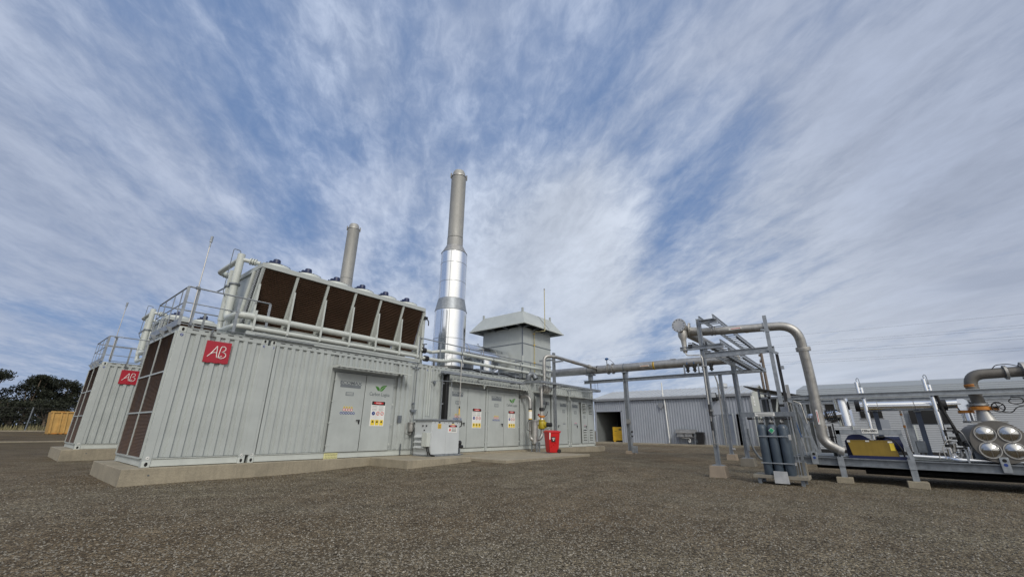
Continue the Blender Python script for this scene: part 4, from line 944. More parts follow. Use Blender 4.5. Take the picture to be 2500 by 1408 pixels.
part('hose', MB().pipe([(x0-.02, y0+.12, .58), (x0-.10, y0-.02, .50), (x0-.08, y0-.05, .36), (x0+.12, y0-.05, .32)], .022, .08, n=8).pipe([(x0-.02, y0+.2, .60), (x0-.13, y0+.02, .48), (x0-.10, y0-.02, .34)], .02, .08, n=8), 'black', t)
t = thing('black_pump', (7.9, -.85, .3), 'small black pump on a stand at the right foot of the pale cabinet', 'pump')
part('motor', MB().cyl((7.68, -.85, .66), (7.98, -.85, .66), .075, n=16), 'blackmetal', t)
part('housing', MB().cyl((7.72, -.85, .56), (8.08, -.85, .54), .055, n=14).box(7.7, 7.85, -.93, -.77, .50, .72), 'blackmetal', t)
part('stand', MB().box(7.72, 7.76, -.88, -.82, .3, .52).box(7.93, 7.97, -.88, -.82, .3, .50).box(7.66, 8.08, -.92, -.78, .30, .33), 'galv_dark', t)

# ---------------- wheelie bin ----------------
def wheelie(name, x, y, z, h, m, label, wide=1.):
    t = thing(name, (x, y, z), label, 'bin'); a = h*.52/1.07*wide; b = h*.60/1.07*wide
    m1 = MB(); c = []
    for zz, s in ((0.02, .76), (.30, .84), (.80, .97), (.92, 1.0)):
        c.append((zz*h, s))
    vs = []
    for zz, s in c:
        for (i, j) in ((-1,-1), (1,-1), (1,1), (-1,1)):
            vs.append((x+i*a/2*s, y+j*b/2*s, z+zz))
    fs = [(3,2,1,0)] + [(r*4+k, r*4+(k+1) % 4, (r+1)*4+(k+1) % 4, (r+1)*4+k) for r in range(3) for k in range(4)] + [(12,13,14,15)]
    m1.add(vs, fs); part('tub', m1, m, t, bevel=.02)
    part('rim', MB().box(x-a*.54, x+a*.54, y-b*.54, y+b*.54, z+.885*h, z+.935*h), m, t, bevel=.012)
    l = part('lid', MB().add([(x-a*.55, y-b*.55, z+.94*h), (x+a*.55, y-b*.55, z+.94*h), (x+a*.55, y+b*.55, z+.94*h), (x-a*.55, y+b*.55, z+.94*h),
        (x-a*.42, y-b*.42, z+1.0*h), (x+a*.42, y-b*.42, z+.98*h), (x+a*.42, y+b*.42, z+.98*h), (x-a*.42, y+b*.42, z+1.0*h)], [(0,3,2,1), (4,5,6,7), (0,1,5,4), (1,2,6,5), (2,3,7,6), (3,0,4,7)]), m, t, bevel=.012)
    part('handle', MB().pipe([(x-a*.3, y+b*.55, z+.93*h), (x-a*.3, y+b*.68, z+.95*h), (x+a*.3, y+b*.68, z+.95*h), (x+a*.3, y+b*.55, z+.93*h)], .014, .03, n=8), m, t)
    for s in (-1, 1): part('wheel', MB().cyl((x+s*a*.40, y+b*.40, z+.09*h), (x+s*a*.52, y+b*.40, z+.09*h), .09*h, n=18), 'black', t)
    return t
wb = wheelie('wheelie_bin', 0, 0, 0, .84, 'binred', 'red wheelie bin with a small black label, on the concrete pad', 1.06)
part('bin_label', MB().box(.185, .225, -.14, .03, .42, .60), 'black', wb, smooth=False)
part('label_text_lines', MB().box(.224, .227, -.12, .01, .545, .560).box(.224, .227, -.11, .0, .51, .525).box(.224, .227, -.08, -.03, .455, .485), 'plastic_white', wb, smooth=False)
part('painted_lit_strip', MB().prism([(.226, -.23, .78), (.226, -.18, .78), (.200, -.18, .50), (.200, -.22, .50)], (0,0,0), (.006, 0, 0)), 'plastic_white', wb, smooth=False)  # white strip paints the lit narrow side of the bin
part('kick_plate', MB().box(-.26, .26, -.36, -.15, -.012, .006), 'galv_dark', wb)
wb.location = (12.22, -1.68, .243); wb.rotation_euler = (0, 0, R(-118))

# ---------------- gas train ----------------
t = thing('gas_train', (12.6, -.7, .24), 'gas pipe train with yellow regulator, orange flange and black valves beside the red bin', 'gas pipework')
part('drop_pipe', MB().pipe([(13.15, -.72, 3.5), (13.15, -.72, 2.94), (12.85, -.75, 2.94), (12.82, -.78, 2.60), (12.82, -.78, 1.98)], .068, .16, n=18), 'steel', t)
part('cross_pipe', MB().cyl((12.95, -.70, 2.80), (13.7, -.62, 2.84), .13, n=22), 'steel', t)
for x in (12.98, 13.16, 13.36): part('flange', MB().cyl((x, -.70, 2.80), (x+.03, -.695, 2.80), .18, n=20), 'steel_light', t)
part('ball_valve', MB().cyl((12.82, -.78, 1.86), (12.82, -.78, 2.0), .10, n=16).cyl((12.68, -.78, 1.93), (12.80, -.78, 1.93), .04, n=8).bar((12.92, -.85, 1.9), (13.06, -.9, 2.24), .02, .03), 'blackmetal', t)
part('spool', MB().cyl((12.82, -.78, 1.66), (12.82, -.78, 1.86), .068, n=16), 'steel_light', t)
part('orange_flange', MB().cyl((12.82, -.78, 1.60), (12.82, -.78, 1.67), .135, n=18).box(12.68, 12.96, -.84, -.72, 1.60, 1.65), 'orange', t)
part('valve_lever', MB().pipe([(12.90, -.85, 1.64), (13.02, -.9, 1.70), (13.08, -.92, 1.86)], .014, .04, n=6), 'black', t)
part('reducer', MB().cyl((12.80, -.80, 1.46), (12.82, -.78, 1.60), .09, .07, n=18), 'steel_light', t)
rg = part('regulator', MB().lathe((12.80, -.80, 1.12), (12.80, -.80, 1.48), [(0, .10), (.08, .14), (.2, .15), (.8, .15), (.92, .13), (1, .10)], n=22).cyl((12.80, -.80, 1.30), (12.86, -1.0, 1.30), .12, n=20).cyl((12.80, -.80, 1.46), (12.80, -.80, 1.50), .15, n=20), 'gasyellow', t)
part('sensor_cap', MB().cyl((12.86, -1.0, 1.30), (12.92, -1.22, 1.30), .085, .08, n=20), 'black', rg)
part('sensor_cable', MB().pipe([(12.90, -1.15, 1.23), (12.88, -1.1, 1.14), (12.83, -.98, 1.14)], .008, .05, n=6), 'black', rg)
part('outlet_bend', MB().pipe([(12.80, -.80, 1.12), (12.80, -.80, .86), (12.62, -.78, .72), (12.48, -.76, .72)], .068, .14, n=16), 'steel', t)
fc = part('filter_vessel', MB().lathe((12.30, -.78, .50), (12.30, -.78, 1.48), [(0, .06), (.06, .13), (.95, .13), (.951, .18), (.97, .18), (.971, .17), (1, .17)], n=26), 'steel', t)
part('vessel_leg', MB().box(12.20, 12.26, -.95, -.90, .245, .62).box(12.38, 12.44, -.95, -.90, .245, .62).box(12.28, 12.33, -.64, -.60, .245, .62), 'galv', fc)
part('drain_valve', MB().cyl((12.30, -.78, .36), (12.30, -.78, .52), .03, n=8).box(12.22, 12.36, -.82, -.74, .38, .42), 'steel', fc)
part('wall_pipe', MB().pipe([(12.36, -.0, 2.45), (12.36, -.50, 2.45), (12.36, -.52, .98), (12.14, -.7, .74), (12.30, -.78, .66)], .072, .22, n=18), 'steel', t)
part('pipe_marker', MB().cyl((12.36, -.51, 1.50), (12.36, -.512, 1.88), .076, n=18), 'plastic_white', t)
for z in (1.46, 1.90): part('hazard_band', MB().cyl((12.36, -.51, z), (12.36, -.51, z+.05), .077, n=18), 'black', t)
part('marker_yellow', MB().cyl((12.36, -.51, 1.51), (12.36, -.51, 1.54), .078, n=18).cyl((12.36, -.51, 1.84), (12.36, -.51, 1.87), .078, n=18), 'yellow', t)
part('impulse_line', MB().pipe([(12.2, -.55, 1.45), (12.05, -.6, 1.38), (12.0, -.6, 1.1), (12.15, -.62, 1.05), (12.3, -.6, 1.02)], .012, .06, n=6), 'blackmetal', t)
part('impulse_line', MB().pipe([(13.05, -.62, 2.65), (13.12, -.62, 2.2), (13.2, -.62, 1.6), (13.25, -.62, 1.1)], .014, .06, n=6), 'steel_light', t)
part('pressure_gauge', MB().cyl((13.0, -.62, 2.2), (13.0, -.70, 2.2), .05, n=14), 'blackmetal', t)
part('roof_elbow', MB().pipe([(12.75, -.1, 3.22), (12.75, -.15, 3.45), (13.0, -.25, 3.45), (13.0, -.35, 3.25)], .12, .14, n=18), 'galv_dark', t)
# steel post with cross arms
t = thing('steel_post', (13.60, -.95, .15), 'galvanised steel post with two short cross arms standing behind the red bin', 'post')
part('shaft', MB().chan((13.60, -.95, .15), (13.60, -.95, 4.46), .11, .11, up=(1,0,0)).box(13.545, 13.549, -1.0, -.9, .15, 4.46), 'galv', t, smooth=False)
part('cross_arm', MB().bar((13.53, -.90, 4.12), (13.53, -.20, 4.14), .05, .07), 'galv', t)
part('cross_arm', MB().bar((13.53, -1.0, 4.02), (13.53, -1.5, 4.03), .05, .07), 'galv', t)
part('cross_arm', MB().bar((13.53, -.90, 3.58), (13.53, -.35, 3.58), .05, .07), 'galv', t)
part('base_plate', MB().box(13.48, 13.72, -1.07, -.83, .12, .16), 'galv', t)
# ---------------- pipe bridge ----------------
def footing(x, y, s, h, label, m='concrete_pink', z=None):
    z = gz(x, y) if z is None else z
    mb = MB(); a = s/2; b = s*.42
    mb.add([(x-a, y-a, z-.1), (x+a, y-a, z-.1), (x+a, y+a, z-.1), (x-a, y+a, z-.1), (x-b, y-b, z+h), (x+b, y-b, z+h), (x+b, y+b, z+h), (x-b, y+b, z+h)], [(0,3,2,1), (4,5,6,7), (0,1,5,4), (1,2,6,5), (2,3,7,6), (3,0,4,7)])
    return solo('concrete_footing', mb, m, label, 'footing', bevel=.012, smooth=False)
footing(9.95, -8.28, .42, .27, 'pinkish concrete footing under the nearest tall post of the pipe frame')
footing(14.5, -8.12, .46, .25, 'grey concrete footing beside the gas cylinders, under the thick middle post', 'concrete_dk')
footing(17.5, -6.98, .40, .22, 'brown concrete footing of the slim post between the nearest and middle posts')
footing(17.5, -2.62, .42, .14, 'low concrete footing under the post in front of the shed doorway')
t = thing('bridge_post', (10, -8.28, .27), 'nearest galvanised post of the pipe frame, tall, with a thin drain pipe strapped to it', 'post')
part('shaft', MB().chan((10, -8.28, .27), (10, -8.28, 4.15), .09, .11, up=(0,1,0), t=.014), 'galv', t, smooth=False)
part('base_plate', MB().box(9.87, 10.13, -8.41, -8.15, .262, .285), 'galv', t)
dl = part('drain_pipe', MB().pipe([(9.97, -7.83, 3.26), (9.97, -7.83, 3.20), (9.95, -7.87, 3.13), (9.94, -8.24, 3.10), (9.92, -8.27, 3.0), (9.92, -8.27, 1.75)], .017, .05, n=8), 'steel_light', t)
part('drain_valves', MB().cyl((9.92, -8.27, 1.52), (9.92, -8.27, 1.78), .028, n=10).cyl((9.92, -8.27, 1.12), (9.92, -8.27, 1.35), .024, n=10).bar((9.90, -8.25, 1.5), (9.90, -8.38, 1.48), .02), 'blackmetal', t)
part('drain_pipe', MB().cyl((9.93, -8.27, .72), (9.93, -8.27, 1.6), .016, n=8), 'steel', t)
part('pipe_clips', MB().box(9.90, 9.96, -8.35, -8.20, 1.60, 1.64).box(9.90, 9.96, -8.35, -8.20, 2.78, 2.81).bar((9.9, -8.2, .80), (9.9, -8.4, .79), .02), 'steel', t)
t = thing('bridge_post', (14.5, -8.12, .25), 'thick galvanised middle post of the pipe bridge, standing left of the gas cylinders', 'post')
part('shaft', MB().chan((14.5, -8.12, .25), (14.5, -8.12, 4.10), .10, .13, up=(0,1,0), t=.016), 'galv', t, smooth=False)
part('cover_channel', MB().box(14.38, 14.41, -8.24, -8.17, .5, 3.45), 'galv', t); part('base_plate', MB().box(14.34, 14.66, -8.28, -7.96, .24, .262), 'galv', t)
part('cross_arm', MB().bar((14.45, -7.6, 3.12), (14.45, -8.95, 3.12), .06, .07), 'galv', t)
part('cross_arm', MB().bar((14.45, -8.2, 3.84), (14.45, -8.9, 3.84), .06, .07), 'galv', t)
part('conduit_bend', MB().pipe([(14.4, -8.28, 1.2), (14.4, -8.32, .6), (14.5, -8.5, .2), (14.7, -8.9, .1)], .035, .2, n=8), 'galv_dark', t)
t = thing('bridge_post', (17.5, -6.98, .22), 'slim galvanised bridge post with a thin pipe beside it, before the open shed door', 'post')
part('shaft', MB().chan((17.5, -6.98, .22), (17.5, -6.98, 3.45), .12, .13, up=(0,1,0), t=.016), 'galv', t, smooth=False)
part('side_pipe', MB().pipe([(17.40, -6.80, 3.40), (17.40, -6.83, 3.25), (17.40, -6.86, 3.1), (17.40, -6.86, .5)], .03, .05, n=8), 'steel', t)
part('base_plate', MB().box(17.38, 17.62, -7.1, -6.86, .205, .23), 'galv', t); part('tap', MB().cyl((17.42, -7.05, .42), (17.42, -7.16, .42), .04, n=8), 'steel_light', t)
t = thing('bridge_post', (17.5, -2.62, .14), 'galvanised bridge post with a small grey box, beside the dark shed doorway', 'post')
part('shaft', MB().chan((17.5, -2.62, .14), (17.5, -2.62, 3.86), .20, .17, up=(0,1,0), t=.016), 'galv', t, smooth=False)
part('pipe_saddle', MB().box(17.35, 17.65, -2.75, -2.5, 3.84, 3.90).bar((17.4, -2.82, 3.6), (17.4, -2.82, 3.86), .03), 'galv', t)
part('sensor_box', MB().box(17.38, 17.44, -2.76, -2.55, 1.40, 1.62).cyl((17.34, -2.66, 1.46), (17.40, -2.66, 1.46), .07, n=12), 'steel', t)
part('base_box', MB().box(17.3, 17.42, -3.0, -2.76, .12, .42), 'galv', t); part('small_valves', MB().cyl((17.36, -2.78, 1.05), (17.36, -2.84, 1.05), .05, n=8).cyl((17.36, -2.78, .85), (17.36, -2.84, .85), .04, n=8), 'blackmetal', t)
t = thing('bridge_post', (10, -9.9, 1.76), 'right-hand channel post of the pipe frame with black hose running behind it', 'post')
part('shaft', MB().box(9.97, 10.03, -9.955, -9.87, 1.74, 3.98), 'galv', t, smooth=False)
part('end_cap', MB().box(9.98, 10.02, -9.97, -9.85, 1.68, 1.745), 'black', t)
part('cross_arm', MB().bar((9.98, -9.78, 3.62), (9.98, -9.97, 3.56), .04, .06).bar((9.98, -9.84, 3.10), (9.98, -10.06, 2.96), .04, .06), 'galv', t)
part('cable_duct', MB().box(10.06, 10.10, -10.05, -9.985, 1.80, 2.98), 'blackmetal', t); part('lower_duct', MB().box(10.06, 10.10, -10.13, -10.06, 1.88, 2.2), 'steel', t)
part('junction_light', MB().box(10.0, 10.06, -10.12, -10.05, 2.58, 2.66), 'galv', t)
solo('bridge_beam', MB().chan((10.02, -8.22, 3.09), (10.02, -10.0, 3.09), .08, .15), 'galv', 'galvanised front beam joining the nearest post to the right-hand post of the pipe frame', 'beam', smooth=False)
solo('bridge_beam', MB().chan((17.5, -.3, 3.50), (17.5, -8.75, 3.50), .16, .15), 'galv', 'very long galvanised beam running below the big pipe towards the container roof', 'beam', smooth=False)
solo('tray_support', MB().chan((9.95, -7.70, 3.33), (9.95, -8.85, 3.30), .07, .10), 'galv', 'short lower support channel across the nearest tall post', 'beam', smooth=False)
solo('tray_support', MB().chan((9.95, -8.33, 4.03), (9.95, -8.78, 4.01), .07, .10), 'galv', 'short upper support channel at the top of the nearest tall post', 'beam', smooth=False)
def ladder(x0, x1, ya, yb, z, label, cables):
    t = thing('cable_ladder', ((x0+x1)/2, (ya+yb)/2, z), label, 'cable ladder', 'cable ladders on the pipe bridge')
    for y in (ya, yb): part('side_rail', MB().box(x0, x1, y-.008, y+.008, z, z+.11).box(x0, x1, y-.02, y+.02, z+.10, z+.11), 'galv', t, smooth=False)
    m = MB(); x = x0+.15
    while x < x1: m.box(x-.012, x+.012, ya+.008, yb-.008, z+.01, z+.03); x += .33
    part('rungs', m, 'galv_dark', t, smooth=False)
    if cables:
        c = MB()
        for k in range(cables):
            y = ya+.06+k*.03; c.pipe([(x0+3.2+.2*k, y, z+.05), ((x0+x1)/2, y+.01, z+.055), (x1-.1, y, z+.05)], .014, n=6)
        part('cables', c, 'black', t)
ladder(9.7, 16.4, -8.74, -8.38, 4.04, 'upper ladder-like cable rack, above the front beam', 2)
ladder(9.85, 16.4, -8.40, -8.08, 3.36, 'left of the two lower ladder-like cable racks', 2)
ladder(9.85, 16.8, -8.80, -8.47, 3.36, 'right of the two lower ladder-like cable racks', 2)
def flange(t, a, b, r, m='steel', bolts=10):
    o = part('flange', MB().cyl(a, b, r, n=28), m, t)
    A = V(a); B = V(b); d = (B-A).normalized(); u = V((0,0,1)) if abs(d.z) < .9 else V((1,0,0)); x = d.cross(u).normalized(); y = d.cross(x); mb = MB()
    for k in range(bolts):
        an = 2*math.pi*(k+.5)/bolts; c = x*(math.cos(an)*r*.84)+y*(math.sin(an)*r*.84); mb.cyl(A+c-d*.012, B+c+d*.012, r*.085, n=6)
    part('bolts', mb, 'galv_dark', o)
    return o
# long pipe along the bridge
t = thing('long_pipe', (17.5, -3, 4.1), 'long thick steel pipe running from the container roof towards the pipe frame', 'pipe')
P_ = part('run', MB().pipe([(17.5, 2.3, 3.2), (17.5, 2.3, 4.13), (17.5, -7.6, 4.06), (17.3, -7.72, 4.05)], .205, .4, n=28), 'steel', t)
part('marker_bands', MB().cyl((17.5, -4.12, 4.08), (17.5, -4.20, 4.08), .208, n=24), 'yellow', t)
part('marker_bands', MB().cyl((17.5, -4.14, 4.08), (17.5, -4.165, 4.08), .210, n=24).cyl((17.5, -1.12, 4.11), (17.5, -1.19, 4.11), .208, n=24), 'black', t)
part('pipe_label', MB().box(17.280, 17.292, -3.98, -3.52, 4.04, 4.09), 'plastic_white', t)
part('label_text_lines', MB().box(17.276, 17.281, -3.94, -3.56, 4.055, 4.075), 'orange', t)
for y in (-1.72, -1.98): flange(t, (17.5, y, 4.10), (17.5, y-.05, 4.10), .27)
part('clamp_ring', MB().cyl((17.5, -.55, 4.11), (17.5, -.60, 4.11), .215, n=26).cyl((17.5, -2.60, 4.09), (17.5, -2.66, 4.09), .217, n=26), 'galv_dark', t)
tr = part('transmitter', MB().sphere((17.5, -1.68, 4.62), .07, n=12, m=7).cyl((17.5, -1.76, 4.62), (17.5, -1.60, 4.62), .05, n=12), 'valveblue', t)
part('transmitter_stem', MB().cyl((17.5, -1.68, 4.3), (17.5, -1.68, 4.56), .02, n=8).pipe([(17.5, -1.75, 4.62), (17.5, -1.95, 4.5), (17.5, -2.1, 4.32)], .01, .1, n=6), 'blackmetal', tr)
part('relief_stub', MB().box(17.4, 17.6, -5.2, -4.95, 4.26, 4.30).cyl((17.5, -.35, 4.3), (17.5, -.35, 4.42), .015, n=6), 'steel', t)
part('support_stub', MB().box(17.4, 17.6, -.78, -.60, 3.56, 3.90).box(17.3, 17.7, -.9, -.5, 3.84, 3.9), 'galv', t)
t = thing('branch_pipe', (15.4, -1.05, 4.1), 'thin rusty steel pipe joining the roof gas line to the long thick pipe', 'pipe')
part('pipe', MB().pipe([(13.15, -.72, 3.45), (13.15, -.72, 4.28), (13.6, -1.0, 4.28), (17.3, -1.10, 4.16)], .078, .3, n=16), 'steel', t)
part('pipe_label', MB().cyl((15.0, -1.035, 4.233), (15.7, -1.05, 4.213), .081, n=16, cap=False), 'concrete_pink', t)
part('reinforcing_collar', MB().cyl((16.6, -1.08, 4.18), (16.75, -1.08, 4.177), .11, n=16), 'steel_light', t)
# hanging valves on the lower beam
for (y, lb) in ((-5.72, 'left one of the black valves hanging under the long pipe'), (-6.02, 'second black valve from the left under the long pipe'), (-6.40, 'black valve partly hidden behind the nearest tall post'), (-6.72, 'rightmost black valve under the long pipe, just right of the nearest tall post')):
    t = thing('hanging_valve', (17.35, y, 3.58), lb, 'valve', 'black valves on the long beam')
    part('body', MB().cyl((17.35, y, 3.60), (17.35, y-.02, 3.92), .045, n=10).cyl((17.35, y, 3.66), (17.35, y, 3.70), .09, n=12).cyl((17.35, y, 3.80), (17.35, y, 3.84), .09, n=12).sphere((17.35, y, 3.75), .07, n=10, m=6), 'black', t)
    if y > -6.2: part('actuator', MB().cyl((17.35, y, 3.98), (17.35, y, 4.10), .055, n=10), 'valveblue', t)
solo('pipe_hanger', MB().box(17.33, 17.37, -5.60, -5.54, 3.57, 4.02).box(17.33, 17.37, -6.22, -6.16, 3.57, 4.02).box(17.33, 17.37, -6.22, -5.54, 3.98, 4.02), 'galv', 'small galvanised hanger frame around two black valves', 'bracket', smooth=False)
# header with blind flange
t = thing('header_pipe', (10, -8.5, 3.8), 'big steel pipe with round bolted end flange, bending down into the skid at right', 'pipe')
part('run', MB().pipe([(10.3, -7.95, 3.86), (10.35, -8.3, 3.83), (10.5, -10.53, 3.74), (10.72, -10.57, 2.6), (10.80, -10.54, .86), (10.80, -10.88, .68)], .113, [0, .15, .44, .6, .2, 0], n=28, seg=12), 'steel', t)
part('tee', MB().lathe((9.86, -7.79, 3.99), (10.35, -7.86, 3.9), [(0, .13), (1, .13)], n=26).cyl((10.2, -7.8, 3.9), (10.3, -8.2, 3.85), .12, n=26), 'steel_light', t)
flange(t, (9.80, -7.78, 4.0), (9.85, -7.785, 3.995), .20, 'steel_light', 12)
flange(t, (10.18, -7.93, 3.93), (10.19, -7.975, 3.925), .19, 'steel_light', 12)
for yy in (-8.50, -8.58): flange(t, (10.37, yy, 3.83), (10.37, yy-.03, 3.828), .135, 'steel', 10)
part('reducer', MB().lathe((10.0, -7.80, 3.85), (10.0, -7.82, 3.22), [(0, .12), (.22, .13), (.42, .075), (.75, .065), (.76, .075), (.86, .075), (1, .05)], n=24), 'steel_light', t)
part('connection_pipe', MB().pipe([(10.25, -7.85, 3.85), (12.6, -7.80, 3.93), (17.3, -7.72, 4.05)], .13, .3, n=22), 'steel', t)
part('small_valve', MB().cyl((9.98, -7.93, 3.38), (9.98, -8.03, 3.38), .065, n=10).bar((9.98, -7.93, 3.48), (9.98, -8.02, 3.47), .02).pipe([(9.98, -8.0, 3.43), (9.98, -8.1, 3.44), (9.98, -8.2, 3.40)], .008, .04, n=5), 'black', t)
part('pipe_label', MB().box(10.278, 10.288, -9.30, -8.98, 3.77, 3.83), 'plastic_white', t, bevel=0)
part('label_text_lines', MB().box(10.274, 10.279, -9.27, -9.03, 3.792, 3.806), 'sign_red', t)
part('hazard_band', MB().cyl((10.43, -9.36, 3.786), (10.436, -9.43, 3.784), .1155, n=24), 'yellow', t)
part('hazard_stripes', MB().cyl((10.43, -9.368, 3.786), (10.431, -9.386, 3.785), .1165, n=24).cyl((10.434, -9.405, 3.785), (10.435, -9.42, 3.784), .1165, n=24), 'black', t)
part('support_ring', MB().cyl((10.44, -9.78, 3.77), (10.444, -9.80, 3.77), .13, n=24), 'galv_dark', t)
flange(t, (10.66, -10.555, 3.17), (10.665, -10.556, 3.13), .165, 'steel_light', 12); flange(t, (10.668, -10.556, 3.12), (10.672, -10.557, 3.08), .165, 'steel', 12)
part('tag', MB().box(10.56, 10.565, -10.60, -10.54, 2.95, 3.03), 'steel_light', t)
part('pipe_label', MB().box(10.643, 10.651, -10.565, -10.525, 1.28, 1.62), 'plastic_white', t)
part('label_text_lines', MB().box(10.639, 10.644, -10.550, -10.540, 1.32, 1.58), 'sign_red', t)
part('hazard_band', MB().cyl((10.795, -10.545, 1.20), (10.797, -10.544, 1.26), .1165, n=24), 'yellow', t)
hs = MB()
for k in range(7):
    a = 2*math.pi*k/7+.3; c = V((10.796, -10.545, 1.23)); hs.bar(c+V((.117*math.cos(a), .117*math.sin(a), -.029)), c+V((.117*math.cos(a+.32), .117*math.sin(a+.32), .029)), .032, .004, up=(math.cos(a), math.sin(a), 0))
part('hazard_stripes', hs, 'black', t)
part('end_flange', MB().cyl((10.80, -10.80, .70), (10.80, -10.90, .66), .12, n=20), 'steel', t)

# ---------------- gas cylinder rack ----------------
t = thing('cylinder_rack', (9.3, -9.75, 0), 'steel rack on a low platform holding tall grey gas cylinders', 'rack')
g = 'galv'
part('platform', MB().box(9.10, 9.75, -10.24, -9.20, .12, .19), 'concrete_dk', t, bevel=.004)
part('leg', MB().box(9.14, 9.20, -9.35, -9.28, 0, .12), 'galv_dark', t); part('leg', MB().box(9.14, 9.20, -10.16, -10.09, 0, .12), 'galv_dark', t)
part('leg', MB().box(9.64, 9.70, -9.35, -9.28, 0, .12), 'galv_dark', t); part('leg', MB().box(9.64, 9.70, -10.16, -10.09, 0, .12), 'galv_dark', t)
part('front_flap', MB().prism([(9.09, -9.62, .28), (9.09, -9.88, .28), (9.03, -9.90, .04), (9.03, -9.62, .04)], (0,0,0), (-.008, 0, 0)), 'steel', t, smooth=False)
part('flap_label', MB().box(9.078, 9.081, -9.78, -9.70, .20, .25), 'plastic_white', t)
part('top_plate', MB().box(9.16, 9.19, -10.22, -9.14, 1.43, 1.53), 'galv_dark', t)
part('notice', MB().box(9.150, 9.158, -9.84, -9.44, 1.44, 1.52), 'plastic_white', t, smooth=False)
part('notice_lines', MB().box(9.147, 9.151, -9.82, -9.46, 1.485, 1.50).box(9.147, 9.151, -9.80, -9.50, 1.455, 1.467), 'grey_text', t)
for y in (-9.40, -10.16): part('upright', MB().box(9.52, 9.57, y-.025, y+.025, .19, 1.50), 'galv_dark', t)
part('upright', MB().box(9.17, 9.185, -10.085, -10.07, .19, 1.45), 'galv_dark', t); part('upright', MB().box(9.2, 9.215, -10.13, -10.115, .19, 1.45), 'galv', t)
part('strap', MB().box(9.085, 9.097, -10.06, -9.41, .99, 1.015), 'galv', t); part('strap', MB().box(9.085, 9.097, -10.06, -9.41, .43, .452), 'galv', t)
part('manifold', MB().pipe([(9.22, -9.36, 1.385), (9.22, -10.06, 1.385)], .010, n=6).cyl((9.2, -9.26, 1.39), (9.2, -9.36, 1.39), .03, n=8).cyl((9.2, -10.0, 1.38), (9.2, -10.12, 1.38), .025, n=8), 'blackmetal', t)
part('strap_bolts', MB().box(9.075, 9.085, -10.08, -10.03, .93, 1.04).box(9.075, 9.085, -10.09, -10.05, .41, .47), 'steel_light', t)
part('rear_cabinet', MB().box(9.62, 9.74, -10.2, -10.0, .19, .45), 'concrete_dk', t)
def gas(x, y, label):
    t = thing('gas_cylinder', (x, y, .19), label, 'gas cylinder', 'grey gas cylinders in the rack')
    part('body', MB().lathe((x, y, .19), (x, y, 1.27), [(0, .085), (.015, .094), (.90, .094), (.94, .086), (.97, .065), (.99, .035), (1, .025)], n=28), 'cyl', t)
    part('collar', MB().cyl((x, y, 1.25), (x, y, 1.30), .035, n=12), 'blackmetal', t)
    part('valve', MB().cyl((x, y, 1.30), (x, y, 1.36), .018, n=8).box(x-.03, x+.03, y-.015, y+.015, 1.31, 1.335), 'steel_light', t)
    part('hose', MB().pipe([(x, y, 1.33), (x-.03, y-.05, 1.36), (x-.02, y, 1.385)], .007, .02, n=5), 'blackmetal', t)
    return t
gas(9.20, -9.52, 'left grey gas cylinder of the front row'); c_ = gas(9.20, -9.725, 'middle grey gas cylinder, with the green diamond sticker'); gas(9.20, -9.93, 'right grey gas cylinder of the front row')
dm = part('hazard_diamond', MB().prism([(9.100, -9.725, 1.06), (9.100, -9.785, 1.125), (9.100, -9.725, 1.19), (9.100, -9.665, 1.125)], (0,0,0), (.003, 0, 0)), 'plastic_white', c_, smooth=False)
part('diamond_face', MB().prism([(9.098, -9.725, 1.068), (9.098, -9.778, 1.125), (9.098, -9.725, 1.182), (9.098, -9.672, 1.125)], (0,0,0), (.003, 0, 0)), 'green', dm, smooth=False)
part('diamond_symbol', MB().bar((9.0965, -9.70, 1.13), (9.0965, -9.745, 1.145), .002, .010, up=(1,0,0)).box(9.0955, 9.0975, -9.75, -9.70, 1.10, 1.108), 'seam', dm, smooth=False)
for (y, lb) in ((-9.52, 'grey gas cylinder in the back row, left'), (-9.725, 'grey gas cylinder in the back row, middle'), (-9.93, 'grey gas cylinder in the back row, right')): gas(9.41, y, lb)

# ---------------- blower skid ----------------
XF = 10.7
t = thing('equipment_skid', (11.6, -12.4, 0), 'long galvanised skid frame with lower and upper beams carrying the blower equipment, at right', 'skid')
for x in (XF+.07, 13.0):
    part('lower_beam', MB().chan((x, -9.75, .455), (x, -16.5, .425), .14, .175, t=.02), 'skid_grey' if x > 12 else 'galv_dark', t, smooth=False)
    part('upper_beam', MB().chan((x, -9.83, 1.93), (x, -16.5, 1.94), .09, .105, t=.015), 'galv', t, smooth=False)
for y in (-9.95, -11.75, -13.6, -15.4): part('cross_beam', MB().bar((XF+.15, y, .46), (12.95, y, .46), .10, .16), 'galv_dark', t)
for y in (-9.86, -16.4): part('end_beam', MB().bar((XF+.12, y, 1.935), (12.95, y, 1.935), .08, .10), 'galv', t)
part('deck_plate', MB().box(XF+.15, 12.95, -16.4, -9.9, .545, .560), 'skid_grey', t)
for (x, y) in ((12.98, -9.9), (12.98, -12.3), (XF+.07, -15.2), (12.98, -15.2)): part('upright', MB().box(x-.05, x+.05, y-.05, y+.05, .56, 1.88), 'galv', t)
for y in (-10.30, -13.39): 
    l = part('lifting_plate', MB().box(XF-.03, XF-.008, y-.065, y+.065, .37, .66), 'galv', t, bevel=.006)
    part('lifting_hole', MB().cyl((XF-.034, y, .60), (XF-.02, y, .60), .032, n=14), 'dark_in', l); part('lifting_mark', MB().cyl((XF-.034, y, .52), (XF-.029, y, .52), .030, n=14), 'blue', l)
for y in (-10.80, -12.02): part('skid_foot', MB().box(XF-.04, XF+.12, y-.055, y+.055, .12, .37).box(XF-.06, XF-.005, y-.06, y+.06, .355, .56), 'galv', t)
part('skid_foot', MB().box(XF-.05, XF+.14, -13.9, -13.76, .10, .37), 'galv', t)
